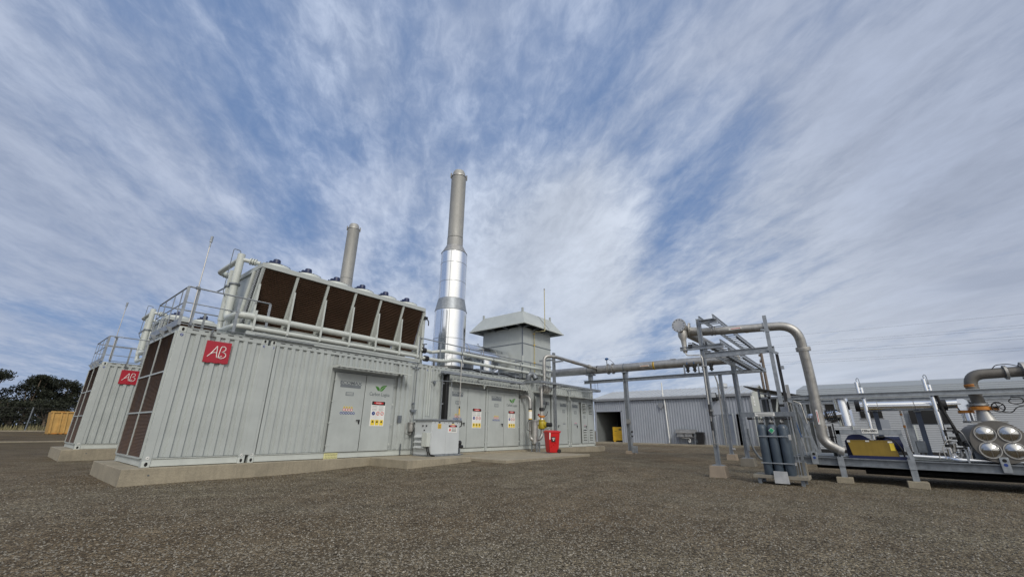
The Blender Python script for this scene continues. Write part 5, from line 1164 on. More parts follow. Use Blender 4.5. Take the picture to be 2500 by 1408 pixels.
part('pipes_below', MB().pipe([(12.3, -10.2, .30), (12.3, -16, .28)], .10, n=10).pipe([(11.6, -11.2, .22), (11.7, -13, .20), (11.6, -16, .22)], .06, .2, n=8), 'blackmetal', t)
solo('foot_block', MB().box(XF-.14, XF+.18, -10.95, -10.64, -.06, .125), 'concrete', 'left tan block under the front edge of the equipment skid', 'block', bevel=.01, smooth=False)
solo('foot_block', MB().box(XF-.16, XF+.18, -12.20, -11.86, -.06, .125), 'concrete', 'right tan block under the front edge of the equipment skid', 'block', bevel=.01, smooth=False)
# blower with yellow guard in portal frame
t = thing('blower_unit', (11.0, -11.45, .56), 'dark blue blower with a mustard yellow guard inside a galvanised portal frame with nameplate', 'blower')
pf = part('portal_frame', MB().box(XF+.02, XF+.10, -10.90, -10.82, .56, 1.15).prism([(XF+.02, -11.93, 1.07), (XF+.02, -12.0, 1.07), (XF+.02, -12.10, .56), (XF+.02, -12.02, .56)], (0,0,0), (.08, 0, 0)).box(XF+.02, XF+.10, -12.0, -10.82, 1.06, 1.16), 'galv', t, smooth=False)
pl = part('nameplate', MB().box(XF+.005, XF+.012, -11.60, -11.31, 1.085, 1.19), 'plastic_white', t, smooth=False)
text('CEN-GS01', .066, (XF+.003, -11.455, 1.137), 'black', pl, face='-x', bold=.002, ext=.001, sx=.90)
part('guard', MB().prism([(XF+.13, -10.99, .935), (XF+.13, -11.80, .935), (XF+.13, -11.875, .55), (XF+.13, -11.05, .55)], (0,0,0), (.34, 0, 0)), 'mustard', t, bevel=.008)
part('guard_stickers', MB().box(XF+.124, XF+.131, -11.05, -10.995, .885, .93).box(XF+.124, XF+.131, -11.40, -11.33, .90, .93).box(XF+.124, XF+.131, -11.80, -11.72, .885, .92), 'plastic_white', t, smooth=False)
part('guard_warning', MB().box(XF+.124, XF+.131, -11.82, -11.74, .72, .88), 'signyellow', t, smooth=False)
part('base_frame', MB().box(XF+.12, XF+.9, -12.0, -10.95, .50, .555).box(XF+.11, XF+.14, -11.98, -10.97, .47, .60), 'baseblue', t)
sc = [(XF+.32, -11.02, .6), (XF+.32, -11.02, .92), (XF+.32, -11.10, 1.03), (XF+.32, -11.24, 1.06), (XF+.32, -11.36, 1.01), (XF+.32, -11.46, .94), (XF+.32, -11.9, .93), (XF+.32, -11.9, .6)]
sc = [(XF+.5, -10.94, .56), (XF+.5, -10.94, .90), (XF+.5, -11.03, 1.03), (XF+.5, -11.20, 1.08), (XF+.5, -11.33, 1.03), (XF+.5, -11.45, .93), (XF+.5, -11.5, .56)]
part('scroll_housing', MB().prism(sc, (0,0,0), (.5, 0, 0)), 'baseblue', t, smooth=False)
part('motor', MB().cyl((XF+.9, -11.5, .85), (XF+.9, -12.0, .85), .17, n=20), 'baseblue', t)
part('terminal_box', MB().box(XF+.6, XF+.8, -11.72, -11.56, .98, 1.03), 'black', t, bevel=.01)
part('power_cable', MB().pipe([(XF+.6, -11.70, 1.0), (XF+.4, -11.84, .95), (XF+.2, -11.93, .78), (XF+.25, -11.95, .6)], .016, .1, n=8), 'black', t)
# inlet duct: chrome stack with mitred bend and horizontal pipe
t = thing('clad_duct', (11.2, -11.05, 1.2), 'fat shiny wrapped duct dropping behind the leaning pipe with a cranked horizontal branch', 'duct')
part('drop', MB().lathe((11.25, -11.06, 1.25), (11.25, -11.04, 2.0), [(0, .155), (1, .155)], n=36), 'chrome', t)
part('mitre', MB().prism([(11.15, -10.95, 1.63), (11.15, -11.22, 1.63), (11.15, -11.22, 1.25), (11.15, -11.10, 1.25), (11.15, -10.95, 1.42)], (0,0,0), (.16, 0, 0)), 'chrome', t, smooth=False)
part('branch', MB().lathe((11.2, -10.33, 1.44), (11.2, -11.05, 1.53), [(0, .05), (.02, .085), (.06, .10), (1, .10)], n=30), 'chrome', t)
part('branch_cap', MB().sphere((11.2, -10.36, 1.445), .10, n=20, m=10), 'dome', t)
b = MB()
for k in range(7): y = -10.68-.035*k; b.cyl((11.2, y, 1.485+.12*(-y-10.68)), (11.2, y-.014, 1.487+.12*(-y-10.68)), .135 if k % 2 == 0 else .115, n=22)
part('expansion_joint', b, 'blackmetal', t)
part('joint_cables', MB().pipe([(11.08, -10.7, 1.62), (11.06, -10.72, 1.4), (11.08, -10.85, 1.33), (11.06, -10.86, 1.6)], .012, .06, n=6).pipe([(11.1, -10.88, 1.6), (11.08, -10.9, 1.36), (11.1, -10.76, 1.34)], .012, .06, n=6), 'black', t)
t = thing('clad_pipe', (11.3, -12.3, 1.7), 'long shiny wrapped horizontal pipe beneath the upper skid beam, elbowed down to an orange flange', 'pipe')
part('run', MB().cyl((11.25, -11.36, 1.70), (11.25, -12.80, 1.695), .105, n=32), 'chrome', t)
part('run', MB().cyl((11.25, -12.86, 1.71), (11.25, -13.12, 1.72), .082, n=28), 'chrome', t)
part('mitre_elbow', MB().prism([(11.17, -13.08, 1.82), (11.17, -13.18, 1.82), (11.17, -13.32, 1.72), (11.17, -13.28, 1.58), (11.17, -13.08, 1.58), (11.17, -13.06, 1.65)], (0,0,0), (.17, 0, 0)), 'chrome', t, smooth=False)
part('couplings', MB().cyl((11.25, -12.76, 1.70), (11.25, -12.90, 1.70), .12, n=22).cyl((11.25, -11.30, 1.72), (11.25, -11.40, 1.72), .13, n=20), 'blackmetal', t)
for y in (-11.72, -12.36): part('seam_band', MB().cyl((11.25, y, 1.70), (11.25, y-.015, 1.70), .108, n=32), 'steel', t)
part('orange_flange', MB().cyl((11.25, -13.17, 1.52), (11.25, -13.17, 1.575), .125, n=22), 'orange', t)
part('drop', MB().cyl((11.25, -13.18, 1.36), (11.25, -13.18, 1.52), .095, n=28), 'chrome', t)
part('lower_flange', MB().cyl((11.25, -13.2, 1.325), (11.25, -13.2, 1.36), .13, n=22), 'steel', t)
def vent(y, lb, zb):
    t = thing('vent_stack', (11.0, y, zb), lb, 'vent stack', 'thin shiny vent stacks on the skid')
    part('tube', MB().cyl((11.0, y, zb), (11.0, y, 2.13), .045, n=20), 'chrome', t)
    part('top_tube', MB().cyl((10.97, y+.06, 1.98), (10.97, y+.06, 2.26), .040, n=16), 'chrome', t)
    part('hook', MB().pipe([(10.97, y+.05, 2.24), (10.97, y+.05, 2.33), (10.97, y+.02, 2.36), (10.97, y, 2.33), (10.97, y-.01, 2.0)], .007, .02, n=6), 'galv', t)
    part('clips', MB().box(10.94, 10.99, y+.0, y+.04, 2.15, 2.17).box(10.94, 10.99, y+.0, y+.04, 2.05, 2.07).box(10.94, 10.97, y-.05, y-.03, 1.55, 1.60), 'galv_dark', t)
vent(-11.50, 'thin shiny vent stack rising above the beam behind the blower nameplate', .95); vent(-12.69, 'thin shiny vent stack rising above the beam left of the black valve column', .85)
for (y, z0, z1, lb) in ((-11.66, .56, 1.60, 'dark blue column under the shiny pipe, left, behind the blower nameplate'), (-12.42, .56, 1.58, 'dark blue column under the shiny pipe, right')):
    t = thing('pipe_support', (12.0, y, z0), lb, 'support', 'dark blue columns under the shiny pipe')
    part('column', MB().box(11.5, 11.58, y-.045, y+.045, z0, z1), 'colblue', t); part('bracket', MB().box(11.48, 11.60, y-.06, y+.06, z1-.01, z1+.10), 'galv_dark', t)
t = thing('junction_box', (11.4, -12.28, .68), 'small dark grey junction box on a stand right of the blower frame', 'box')
part('box', MB().box(11.3, 11.4, -12.38, -12.22, .68, .93), 'skid_grey', t, bevel=.006); part('stand', MB().box(11.40, 11.43, -12.32, -12.28, .56, .95), 'galv', t); part('lid_edge', MB().box(11.295, 11.30, -12.37, -12.23, .69, .92), 'galv_dark', t)
t = thing('marker_pole', (11.6, -12.1, .56), 'slim pipe with orange and white markers between the two dark blue columns', 'pipe')
part('pipe', MB().cyl((11.5, -12.12, .56), (11.5, -12.12, 1.60), .020, n=10), 'steel', t); part('markers', MB().cyl((11.5, -12.12, 1.22), (11.5, -12.12, 1.27), .026, n=10).cyl((11.5, -12.12, 1.50), (11.5, -12.12, 1.53), .026, n=10), 'orange', t); part('white_band', MB().cyl((11.5, -12.12, 1.28), (11.5, -12.12, 1.48), .023, n=10), 'plastic_white', t)
t = thing('valve_column', (10.95, -12.85, .6), 'black valve assembly on a vertical black pipe left of the round four headed vessel', 'valves')
part('pipe', MB().pipe([(11.0, -12.76, 1.90), (11.0, -12.80, 1.55), (11.0, -12.88, 1.20), (11.0, -12.90, .85)], .030, .05, n=12), 'black', t)
vb = MB()
for (y, z, r, h) in ((-12.88, 1.10, .06, .06), (-12.82, .98, .075, .05), (-12.90, .86, .06, .08), (-12.80, 1.18, .045, .04), (-12.93, .74, .06, .04)): vb.cyl((10.95, y, z), (10.95, y, z+h), r, n=12)
vb.box(10.9, 11.0, -12.86, -12.70, 1.14, 1.17).box(10.9, 11.0, -12.73, -12.70, 1.05, 1.17).bar((10.92, -12.66, .95), (10.92, -12.84, .93), .02).bar((10.92, -12.8, .8), (10.92, -12.98, .82), .025)
part('valve_bodies', vb, 'black', t)
part('steel_manifold', MB().cyl((10.98, -12.76, .66), (10.98, -12.78, .90), .045, n=14).cyl((10.98, -12.86, .60), (10.98, -12.88, .80), .03, n=12).cyl((10.98, -12.93, .56), (10.98, -12.95, .78), .024, n=12), 'steel_light', t)
part('clad_stub', MB().cyl((10.9, -12.98, .57), (10.9, -12.99, .84), .036, n=16), 'chrome', t); part('clad_stub', MB().cyl((10.93, -12.70, .56), (10.93, -12.70, .80), .05, n=16), 'chrome', t)
part('small_valves', MB().cyl((10.9, -12.98, .84), (10.9, -12.99, .92), .05, n=10).cyl((10.9, -12.70, .82), (10.9, -12.70, .88), .065, n=10).bar((10.88, -12.62, .90), (10.88, -12.76, .93), .014).bar((10.88, -12.94, .95), (10.88, -13.05, .93), .014), 'black', t)
part('tubing', MB().pipe([(10.85, -12.60, .58), (10.85, -12.58, .80), (10.85, -12.68, .95), (10.85, -12.78, 1.0)], .009, .05, n=6).pipe([(10.88, -12.5, .58), (10.88, -12.52, .72), (10.88, -12.66, .78)], .008, .04, n=6).pipe([(10.85, -12.96, .60), (10.85, -13.02, .80), (10.85, -12.96, 1.1), (10.9, -12.90, 1.2)], .009, .05, n=6), 'steel_light', t)
part('crumpled_lagging', MB().sphere((10.95, -12.74, .68), .085, 1, 1.2, .8, n=9, m=5).sphere((10.93, -12.80, .61), .07, 1, 1.5, .7, n=8, m=5), 'chrome', t)
part('bracket', MB().box(10.78, 10.80, -12.93, -12.90, .50, .78), 'galv', t)
t = thing('drain_pipe', (10.85, -13.5, .6), 'shiny horizontal pipe lying along the skid deck under the round vessel', 'pipe')
part('pipe', MB().pipe([(10.95, -12.05, .62), (10.95, -12.62, .60), (10.85, -12.75, .575), (10.85, -16.4, .585)], .038, .08, n=16), 'chrome', t)
# screen / black panel behind pipe
t = thing('backing_board', (12.6, -12.6, 1.3), 'black rectangular panel behind the right dark blue column', 'panel')
part('sheet', MB().box(12.85, 12.87, -13.05, -12.35, 1.33, 1.66), 'black', t); part('rail', MB().box(12.86, 12.9, -13.05, -12.35, 1.30, 1.33), 'galv_dark', t)
solo('grey_panel', MB().box(12.80, 12.83, -11.92, -11.66, 1.20, 1.44), 'shed', 'plain pale grey panel seen behind the left dark blue column', 'panel', smooth=False)
# vessel
t = thing('pressure_vessel', (11.6, -13.45, .56), 'round grey vessel with four mirror-like dished heads on its front plate, far right', 'vessel')
C0 = V((10.72, -13.42, .945))
part('shell', MB().cyl((10.76, -13.42, .945), (12.3, -13.42, .945), .37, n=44), 'steel_dark', t)
fp = part('front_plate', MB().cyl((10.70, -13.42, .945), (10.76, -13.42, .945), .405, n=48), 'steel_dark', t)
for (dy, dz) in ((.165, .155), (-.165, .155), (.165, -.155), (-.165, -.155)):
    c = C0+V((-.02, dy, dz)); h = part('dished_head', MB().lathe(c, c+V((-.085, 0, 0)), [(0, .148), (.25, .135), (.6, .09), (.85, .04), (1, .004)], n=32), 'dome', fp)
    part('head_rim', MB().lathe(c+V((.005, 0, 0)), c+V((-.022, 0, 0)), [(0, .158), (1, .158), (1, .146), (.6, .143)], n=32), 'steel_light', h)
    r = MB()
    for k in range(3):
        a = 2*math.pi*k/3+.5; r.pipe([c+V((-.083, .01*math.cos(a), .01*math.sin(a))), c+V((-.055, .09*math.cos(a), .09*math.sin(a))), c+V((-.02, .145*math.cos(a), .145*math.sin(a)))], .004, n=5)
    part('head_ribs', r, 'steel', h)
part('saddle', MB().box(10.9, 11.0, -13.25, -13.05, .56, .75).box(10.9, 11.0, -13.75, -13.55, .56, .75).box(11.9, 12.0, -13.7, -13.1, .56, .72), 'galv_dark', t)
part('top_flange', MB().box(10.85, 11.15, -13.66, -13.14, 1.315, 1.34).cyl((11.0, -13.40, 1.33), (11.0, -13.40, 1.36), .19, n=26), 'steel', t)
part('nozzle', MB().lathe((11.0, -13.40, 1.36), (11.0, -13.38, 1.57), [(0, .15), (.9, .10), (1, .10)], n=26), 'steel', t)
gv = part('gate_valve', MB().cyl((11.0, -13.37, 1.57), (11.0, -13.37, 1.64), .155, n=22).bar((11.0, -13.37, 1.60), (10.95, -13.62, 1.60), .08), 'orange', t)
wh = MB(); hc = V((10.88, -13.60, 1.62))
wh.pipe([hc+V((0, .092*math.cos(a), .092*math.sin(a))) for a in [2*math.pi*k/24 for k in range(25)]], .012, n=8, cap=False)
for k in range(5): a = 2*math.pi*k/5; wh.bar(hc, hc+V((0, .09*math.cos(a), .09*math.sin(a))), .014, .010, up=(1,0,0))
wh.cyl(hc+V((-.02, 0, 0)), hc+V((.05, .05, 0)), .02, n=8); part('handwheel', wh, 'black', gv)
t = thing('outlet_pipe', (11.0, -13.4, 1.64), 'dark steel elbow pipe rising above the upper beam and leaving the picture at right', 'pipe')
part('pipe', MB().pipe([(11.0, -13.37, 1.64), (11.0, -13.33, 2.30), (11.0, -15.6, 2.36)], .105, .26, n=26, seg=9), 'steel_dark', t)
flange(t, (11.0, -13.36, 1.66), (11.0, -13.36, 1.70), .15); flange(t, (11.0, -13.345, 1.96), (11.0, -13.344, 1.99), .125)
flange(t, (11.0, -13.88, 2.315), (11.0, -13.92, 2.316), .145); flange(t, (11.0, -14.13, 2.32), (11.0, -14.19, 2.322), .19, 'steel_light')
part('hazard_band', MB().cyl((11.0, -13.338, 2.05), (11.0, -13.336, 2.10), .108, n=24), 'orange', t); part('hazard_stripes', MB().cyl((11.0, -13.338, 2.065), (11.0, -13.337, 2.078), .109, n=24), 'black', t)
part('cable', MB().pipe([(10.93, -13.72, 2.40), (10.93, -13.78, 2.47), (10.93, -13.95, 2.48), (10.93, -14.1, 2.42)], .009, .06, n=6), 'black', t)
t = thing('cable_loop', (10.9, -13.9, 1.6), 'black looped cables hanging by the handwheel at the right edge', 'cable')
part('cable', MB().pipe([(10.8, -13.62, 1.52), (10.8, -13.75, 1.50), (10.8, -13.84, 1.62), (10.8, -14.1, 1.66)], .010, .06, n=6).pipe([(10.8, -13.80, 1.78), (10.8, -13.74, 1.72), (10.8, -13.84, 1.66), (10.8, -13.96, 1.70), (10.8, -13.95, 1.80), (10.8, -13.8, 1.81)], .010, .05, n=6), 'black', t)
# left end of skid: stair-like frame and panels
t = thing('control_panel', (11.3, -10.05, .56), 'grey control panels and thin pipes in a frame behind the gas cylinders', 'panel')
part('panel_board', MB().box(11.25, 11.30, -10.10, -9.80, 1.05, 1.80), 'skid_grey', t); part('panel_board', MB().box(11.0, 11.05, -9.93, -9.75, 1.50, 1.86), 'shed', t)
fr = MB()
for y in (-10.08, -10.22): fr.box(XF+.05, XF+.09, y-.02, y+.02, .55, 1.86)
fr.bar((XF+.06, -10.14, 1.80), (XF+.06, -10.40, .60), .05); fr.bar((XF+.06, -10.05, .98), (XF+.06, -10.34, 1.0), .04)
part('frame', fr, 'galv', t)
part('tubing', MB().pipe([(XF, -10.03, 1.8), (XF, -10.06, 1.2), (XF, -10.15, .8), (XF, -10.16, .56)], .008, .05, n=6).pipe([(XF, -9.97, 1.85), (XF, -9.98, .8)], .01, n=6).pipe([(XF, -10.1, 1.85), (XF, -10.25, 1.78), (XF, -10.3, 1.3)], .01, .04, n=6), 'steel_light', t)
part('blue_hose', MB().pipe([(XF-.01, -10.07, 1.35), (XF-.01, -10.12, .98)], .010, n=6), 'valveblue', t)
part('cross_pipes', MB().box(10.98, 11.0, -10.75, -10.68, .56, 1.25).box(10.98, 11.0, -10.85, -10.55, .98, 1.0).box(10.99, 11.01, -10.80, -10.77, .56, 1.3), 'blackmetal', t)
# ---------------- grey shed ----------------
t = thing('workshop_shed', (36, 1.2, .15), 'ribbed bluish grey workshop shed with open roller doorway, behind the pipe bridge', 'shed')
X, ya, yb, z0, ze = 33.5, 7.7, -5.3, .15, 3.85
cw = MB()
for (a, b, c, d) in ((5.09-.0, 7.58, 2.75, ze), (7.58, ya, z0, ze), (-4.15, 5.09, z0, ze), (-4.62, -4.15, 2.37, ze), (-5.3, -4.62, z0, ze)):
    cw.corr(a, b, X, c, d, depth=.05, per=.21, axis='y')
part('front_wall', cw, 'shed', t, smooth=False)
body = MB()   # side, back walls and inner floor so the doorway shows a dark room
body.box(X+.12, X+.16, -4.1, 5.05, z0, ze); body.box(X+8.2, X+8.25, yb, ya, z0, ze); body.box(X+.05, X+8.2, ya-.06, ya, z0, ze)
part('inner_walls', body, 'shed_trim', t, smooth=False)
rx, rz = X+4.1, 4.75
part('gable_wall', MB().prism([(X+.02, yb, z0), (X+8.2, yb, z0), (X+8.2, yb, ze), (rx, yb, rz), (X+.02, yb, ze)], (0, 0, 0), (0, .06, 0)), 'shed_gable', t, smooth=False)
part('corner_trim', MB().box(X-.01, X+.12, yb-.02, yb+.10, z0, ze).box(X-.01, X+.1, ya-.1, ya+.01, z0, ze), 'shed_trim', t)
rf = MB()
rf.prism([(X-.15, 0, ze+.02), (rx, 0, rz+.05), (X+8.4, 0, ze+.02), (X+8.4, 0, ze-.02), (rx, 0, rz), (X-.15, 0, ze-.02)], (0, ya+.1, 0), (0, yb-.15, 0))
for v in range(len(rf.v)): rf.v[v] = (rf.v[v][0], rf.v[v][1] + (ya+.1 if v < 6 else ya+.1), rf.v[v][2])
ro = part('roof', rf, 'shed_roof', t, smooth=False)
rb = MB(); y = yb-.1
while y < ya+.1:
    rb.bar((X-.14, y, ze+.045), (rx, y, rz+.075), .05, .035); y += .42
part('roof_ribs', rb, 'shed_roof', ro)
part('gutter', MB().box(X-.22, X-.08, yb-.16, ya+.1, ze-.20, ze-.02), 'shed_trim', t)
part('roller_door_frame', MB().box(X-.02, X+.06, 5.05, 5.12, z0, 2.78).box(X-.02, X+.06, 7.55, 7.62, z0, 2.78).box(X-.02, X+.06, 5.05, 7.6, 2.72, 2.80), 'shed', t)
part('doorway_dark', MB().box(X+7.9, X+7.95, 5.1, ya-.1, z0, ze).box(X+5, X+5.05, -5.2, -4.1, z0, 3.0).box(X+1.2, X+7.9, 4.95, 5.0, z0, ze).box(X+.2, X+8, 4.9, 7.6, 3.6, 3.62), 'dark_in', t)  # near-black sheets paint the shade of the room behind the doorways
part('inner_sheeting', MB().corr(X+.1, X+4.5, ya-.10, z0, 3.4, depth=.05, per=.21, flip=-1), 'skid_grey', t, smooth=False)
part('personnel_door', MB().box(X-.62, X-.56, -4.12, -4.10, z0, 2.35).prism([(X-.05, -3.12, z0+.05), (X-.75, -4.08, z0+.05), (X-.75, -4.08, 2.35), (X-.05, -3.12, 2.35)], (0,0,0), (.03, -.02, 0)), 'shed', t, smooth=False)
part('door_frame_bars', MB().bar((X-.09, -3.12, 2.35), (X-.80, -4.08, 2.35), .05).bar((X-.09, -3.12, 1.25), (X-.80, -4.08, 1.25), .05).bar((X-.09, -3.12, .22), (X-.80, -4.08, .22), .05).bar((X-.09, -3.12, .22), (X-.09, -3.12, 2.35), .05).bar((X-.80, -4.08, .22), (X-.80, -4.08, 2.35), .05), 'paint', t)
part('canopy_light', MB().box(X-.45, X-.02, -3.10, -2.55, 3.42, 3.52).box(X-.5, X-.4, -3.10, -2.55, 3.45, 3.95), 'black', t)
part('light_lens', MB().box(X-.52, X-.50, -3.05, -2.60, 3.60, 3.92), 'shed_roof', t)
part('patch_panel', MB().box(X-.012, X+.01, -3.1, -2.5, 2.35, 3.35), 'shed', t)
part('gable_sign', MB().box(X+.9, X+1.5, yb-.03, yb-.005, 3.0, 3.7), 'plastic_white', t, smooth=False)
part('sign_lines', MB().box(X+1.0, X+1.4, yb-.034, yb-.03, 3.15, 3.22).box(X+1.0, X+1.1, yb-.034, yb-.03, 3.15, 3.55).box(X+1.2, X+1.4, yb-.034, yb-.03, 3.4, 3.55), 'shed_gable', t, smooth=False)
part('gable_window', MB().box(X+1.9, X+2.5, yb-.03, yb-.005, 1.9, 2.55), 'seam', t, smooth=False)
part('roof_vent', MB().lathe((rx-1, -2.9, 4.45), (rx-1, -2.9, 5.0), [(0, .2), (.3, .2), (.4, .34), (.9, .34), (1, .15)], n=18), 'shed_roof', t)
dp = part('downpipe', MB().pipe([(X-.08, 1.18, 5.0), (X-.08, 1.18, 3.85), (X-.06, 1.10, 3.6), (X-.06, 1.02, .3), (X-.2, 1.0, .2)], .055, .1, n=10), 'plastic_white', t)
part('satellite_bowl', MB().cyl((X-.12, 1.45, 3.15), (X-.04, 1.45, 3.15), .22, n=16).box(X-.2, X-.1, 1.38, 1.48, 2.85, 2.95), 'shed_trim', t)
solo('shed_slab', MB().box(32.2, 42, -6.2, 8.5, -.1, .15), 'concrete', 'long low concrete slab under the ribbed grey shed', 'slab', smooth=False)
t = thing('yellow_crate', (35.2, 5.8, .15), 'yellow metal crate inside the shed doorway', 'crate')
part('box', MB().box(34.2, 35.6, 5.18, 6.35, .30, 1.42), 'boxyellow', t, bevel=.02); part('ribs', MB().box(34.17, 34.21, 5.18, 6.35, .75, .80).box(34.17, 34.21, 5.18, 6.35, .28, .34), 'boxyellow', t); part('feet', MB().box(34.2, 34.5, 5.2, 5.4, .15, .3).box(34.2, 34.5, 6.1, 6.3, .15, .3), 'boxyellow', t)
part('stencil', MB().box(34.19, 34.2, 5.5, 5.75, 1.12, 1.28).box(34.19, 34.2, 5.95, 6.15, 1.05, 1.10), 'mustard', t)
t = thing('sink_bench', (33, -.4, .15), 'metal wash bench with two tubs and white drain pipe against the shed wall', 'bench')
part('splashback', MB().box(33.36, 33.40, -1.22, .44, 1.0, 1.24), 'steel', t); part('top', MB().box(32.85, 33.4, -1.20, .42, .97, 1.01), 'steel_light', t)
for y in (-.05, -.65): part('tub', MB().box(32.95, 33.3, y-.28, y+.28, .72, .97), 'steel', t)
for (x, y) in ((32.9, .38), (32.9, -1.14), (33.35, .38), (33.35, -1.14)): part('leg', MB().box(x-.02, x+.02, y-.02, y+.02, .15, .97), 'galv', t)
part('shelf', MB().box(32.88, 33.38, -1.18, .40, .68, .72), 'steel', t)
part('waste_pipe', MB().pipe([(33.0, -.1, .62), (33.0, -.72, .58), (33.0, -.76, .32), (33.0, -.66, .28), (33.0, -.62, .45)], .03, .06, n=8), 'plastic_white', t)
b2 = wheelie('wheelie_bin', 33.0, -1.55, .15, .92, 'black', 'black wheelie bin beside the wash bench at the shed wall')
# ---------------- shelter with dark sloping roof ----------------
t = thing('lean_to_shelter', (19, -9, .0), 'small open shelter with dark sloping roof behind the gas cylinders', 'shelter')
part('roof', MB().prism([(17.6, -7.80, 2.93), (17.6, -9.95, 2.42), (17.6, -9.95, 2.38), (17.6, -7.80, 2.89)], (0,0,0), (2.6, 0, 0)), 'solar', t, smooth=False)
for (x, y, h) in ((17.9, -8.28, 2.76), (17.9, -8.62, 2.70), (20.0, -8.2, 2.78), (20.0, -9.8, 2.40), (17.9, -9.75, 2.40)): part('post', MB().box(x-.04, x+.04, y-.04, y+.04, 0, h), 'galv', t)
part('beam', MB().box(17.86, 17.94, -9.8, -8.25, 2.38, 2.46).bar((17.85, -8.3, 2.62), (17.85, -8.95, 2.50), .06), 'galv', t)
part('brace', MB().bar((17.9, -8.78, 1.80), (17.9, -8.92, 2.45), .06), 'paint_light', t)
part('back_panel', MB().box(20.05, 20.1, -9.8, -7.9, .1, 2.55), 'skid_grey', t)
# ---------------- big building ----------------
t = thing('warehouse', (27, -20, .1), 'wide pale building with fine horizontal cladding, behind the skid at right', 'building')
part('wall', MB().box(24.0, 36, -60, -9.15, .35, 2.62), 'bigshed', t, smooth=False)
gr = MB(); z = .42
while z < 2.6: gr.box(23.985, 24.0, -60, -9.15, z, z+.014); z += .075
part('cladding_joints', gr, 'shed_trim', t, smooth=False)
rf = MB().prism([(23.8, -60, 2.62), (23.8, -60, 2.72), (24.9, -60, 3.24), (30, -60, 3.9), (36.5, -60, 2.62)], (0,0,0), (0, 51.0, 0))
ro = part('roof', rf, 'bigshed_roof', t, smooth=False)
rb = MB()
for k in range(5): x = 23.95+k*.22; rb.box(x, x+.03, -60, -9.0, 2.78+k*.104, 2.80+k*.104+.01)
part('roof_laps', rb, 'shed_trim', ro, smooth=False)
part('base_gap', MB().box(24.1, 24.2, -60, -9.15, .02, .35), 'dark_in', t)
for (a, b, c, d, n) in ((-10.95, -10.12, 1.62, 2.42, 'window'), (-12.2, -11.4, 1.75, 2.2, 'window')):
    w = part(n, MB().box(23.97, 23.99, a, b, c, d), 'dark_in', t, smooth=False); part('window_frame', MB().box(23.955, 23.972, a-.03, b+.03, c-.04, c).box(23.955, 23.972, a-.03, b+.03, d, d+.04), 'shed_trim', w, smooth=False)
part('wall_conduit', MB().box(23.94, 23.98, -11.05, -11.0, .4, 2.6).box(23.94, 23.98, -13.2, -13.14, .4, 2.6), 'paint_light', t)
solo('dark_plinth', MB().box(23.2, 23.9, -30, -9.3, .0, .34), 'black', 'low black edging strip along the foot of the pale building', 'plinth', smooth=False)
# ---------------- poles and wires ----------------
def pole(x, y, h, r, lb, arms):
    t = thing('power_pole', (x, y, 0), lb, 'power pole')
    part('shaft', MB().cyl((x, y, 0), (x, y, h), r*1.15, r*.85, n=12), 'wood', t)
    if arms: part('insulators', MB().cyl((x-.02, y+.25, h-.6), (x-.02, y+.25, h-.3), .09, n=8).cyl((x-.02, y+.25, h-1.4), (x-.02, y+.25, h-1.1), .09, n=8).bar((x, y+.3, h-1.0), (x, y-.1, h-1.0), .08), 'wood', t)
pole(60, -2.58, 9.5, .16, 'left and shorter of the two wooden power poles behind the pipe frame', 0)
pole(60, -3.0, 11.1, .19, 'right and taller of the two wooden power poles, with insulators', 1)
for k, (z, lb) in enumerate(((12.9, 'topmost overhead wire'), (11.8, 'second overhead wire from the top'), (11.55, 'third overhead wire from the top'), (10.75, 'fourth overhead wire from the top'), (10.45, 'third overhead wire from the bottom'), (9.6, 'second lowest overhead wire'), (9.35, 'lowest overhead wire'))):
    m = MB(); pts = []
    for j in range(41):
        y = 60-j*4.5; f = ((y+3) % 63)/63; pts.append((60, y, z-1.5*4*f*(1-f)*.35))
    m.pipe(pts, .007, n=5); solo('power_line', m, 'wire', lb + ' crossing the sky at right behind the poles', 'wire', 'overhead power lines')

# ---------------- left background ----------------
t = thing('skip_container', (4.0, 38, .45), 'yellow ochre metal skip at the far left behind the farther containers', 'skip')
gzz = gz(3, 38)
mb = MB().add([(1.22, 37, gzz), (5.2, 37, gzz), (5.2, 39.4, gzz), (1.22, 39.4, gzz), (1.05, 37, gzz+1.62), (5.2, 37, gzz+1.62), (5.2, 39.4, gzz+1.62), (1.05, 39.4, gzz+1.62)], [(0,3,2,1), (4,5,6,7), (0,1,5,4), (1,2,6,5), (2,3,7,6), (3,0,4,7)])
part('shell', mb, 'skipyellow', t, smooth=False)
for x in (1.10, 1.55, 1.85): part('side_rib', MB().prism([(x+.14, 36.93, gzz+.05), (x+.24, 36.93, gzz+.05), (x+.10, 36.93, gzz+1.58), (x, 36.93, gzz+1.58)], (0,0,0), (0, .07, 0)), 'skipyellow', t, smooth=False)
part('rim', MB().box(1.0, 5.2, 36.92, 37.02, gzz+1.57, gzz+1.67), 'skipyellow', t); part('rust_marks', MB().box(1.5, 1.75, 36.91, 36.93, gzz+1.60, gzz+1.63).box(1.4, 3.4, 36.99, 37.0, gzz+.02, gzz+.08), 'orange', t)
fr = MB(); post = []
t = thing('wire_fence', (-20, 52, .5), 'wire mesh fence with thin posts in front of the dark trees at left', 'fence')
for k in range(16):
    x = -42+3.05*k+.0; part('post', MB().cyl((x, 52, .45), (x+.02, 52, 2.75), .05, n=6), 'galv_dark', t)
m = MB()
for k in range(10): z = .6+.22*k; m.bar((-45, 52, z), (6, 52, z), .010)
x = -45
while x < 6: m.bar((x, 52, .55), (x, 52, 2.62), .008); x += .35
part('wire_mesh', m, 'wire', t, smooth=False)
part('top_wire', MB().bar((-45, 52, 2.68), (6, 52, 2.68), .02), 'wire', t)
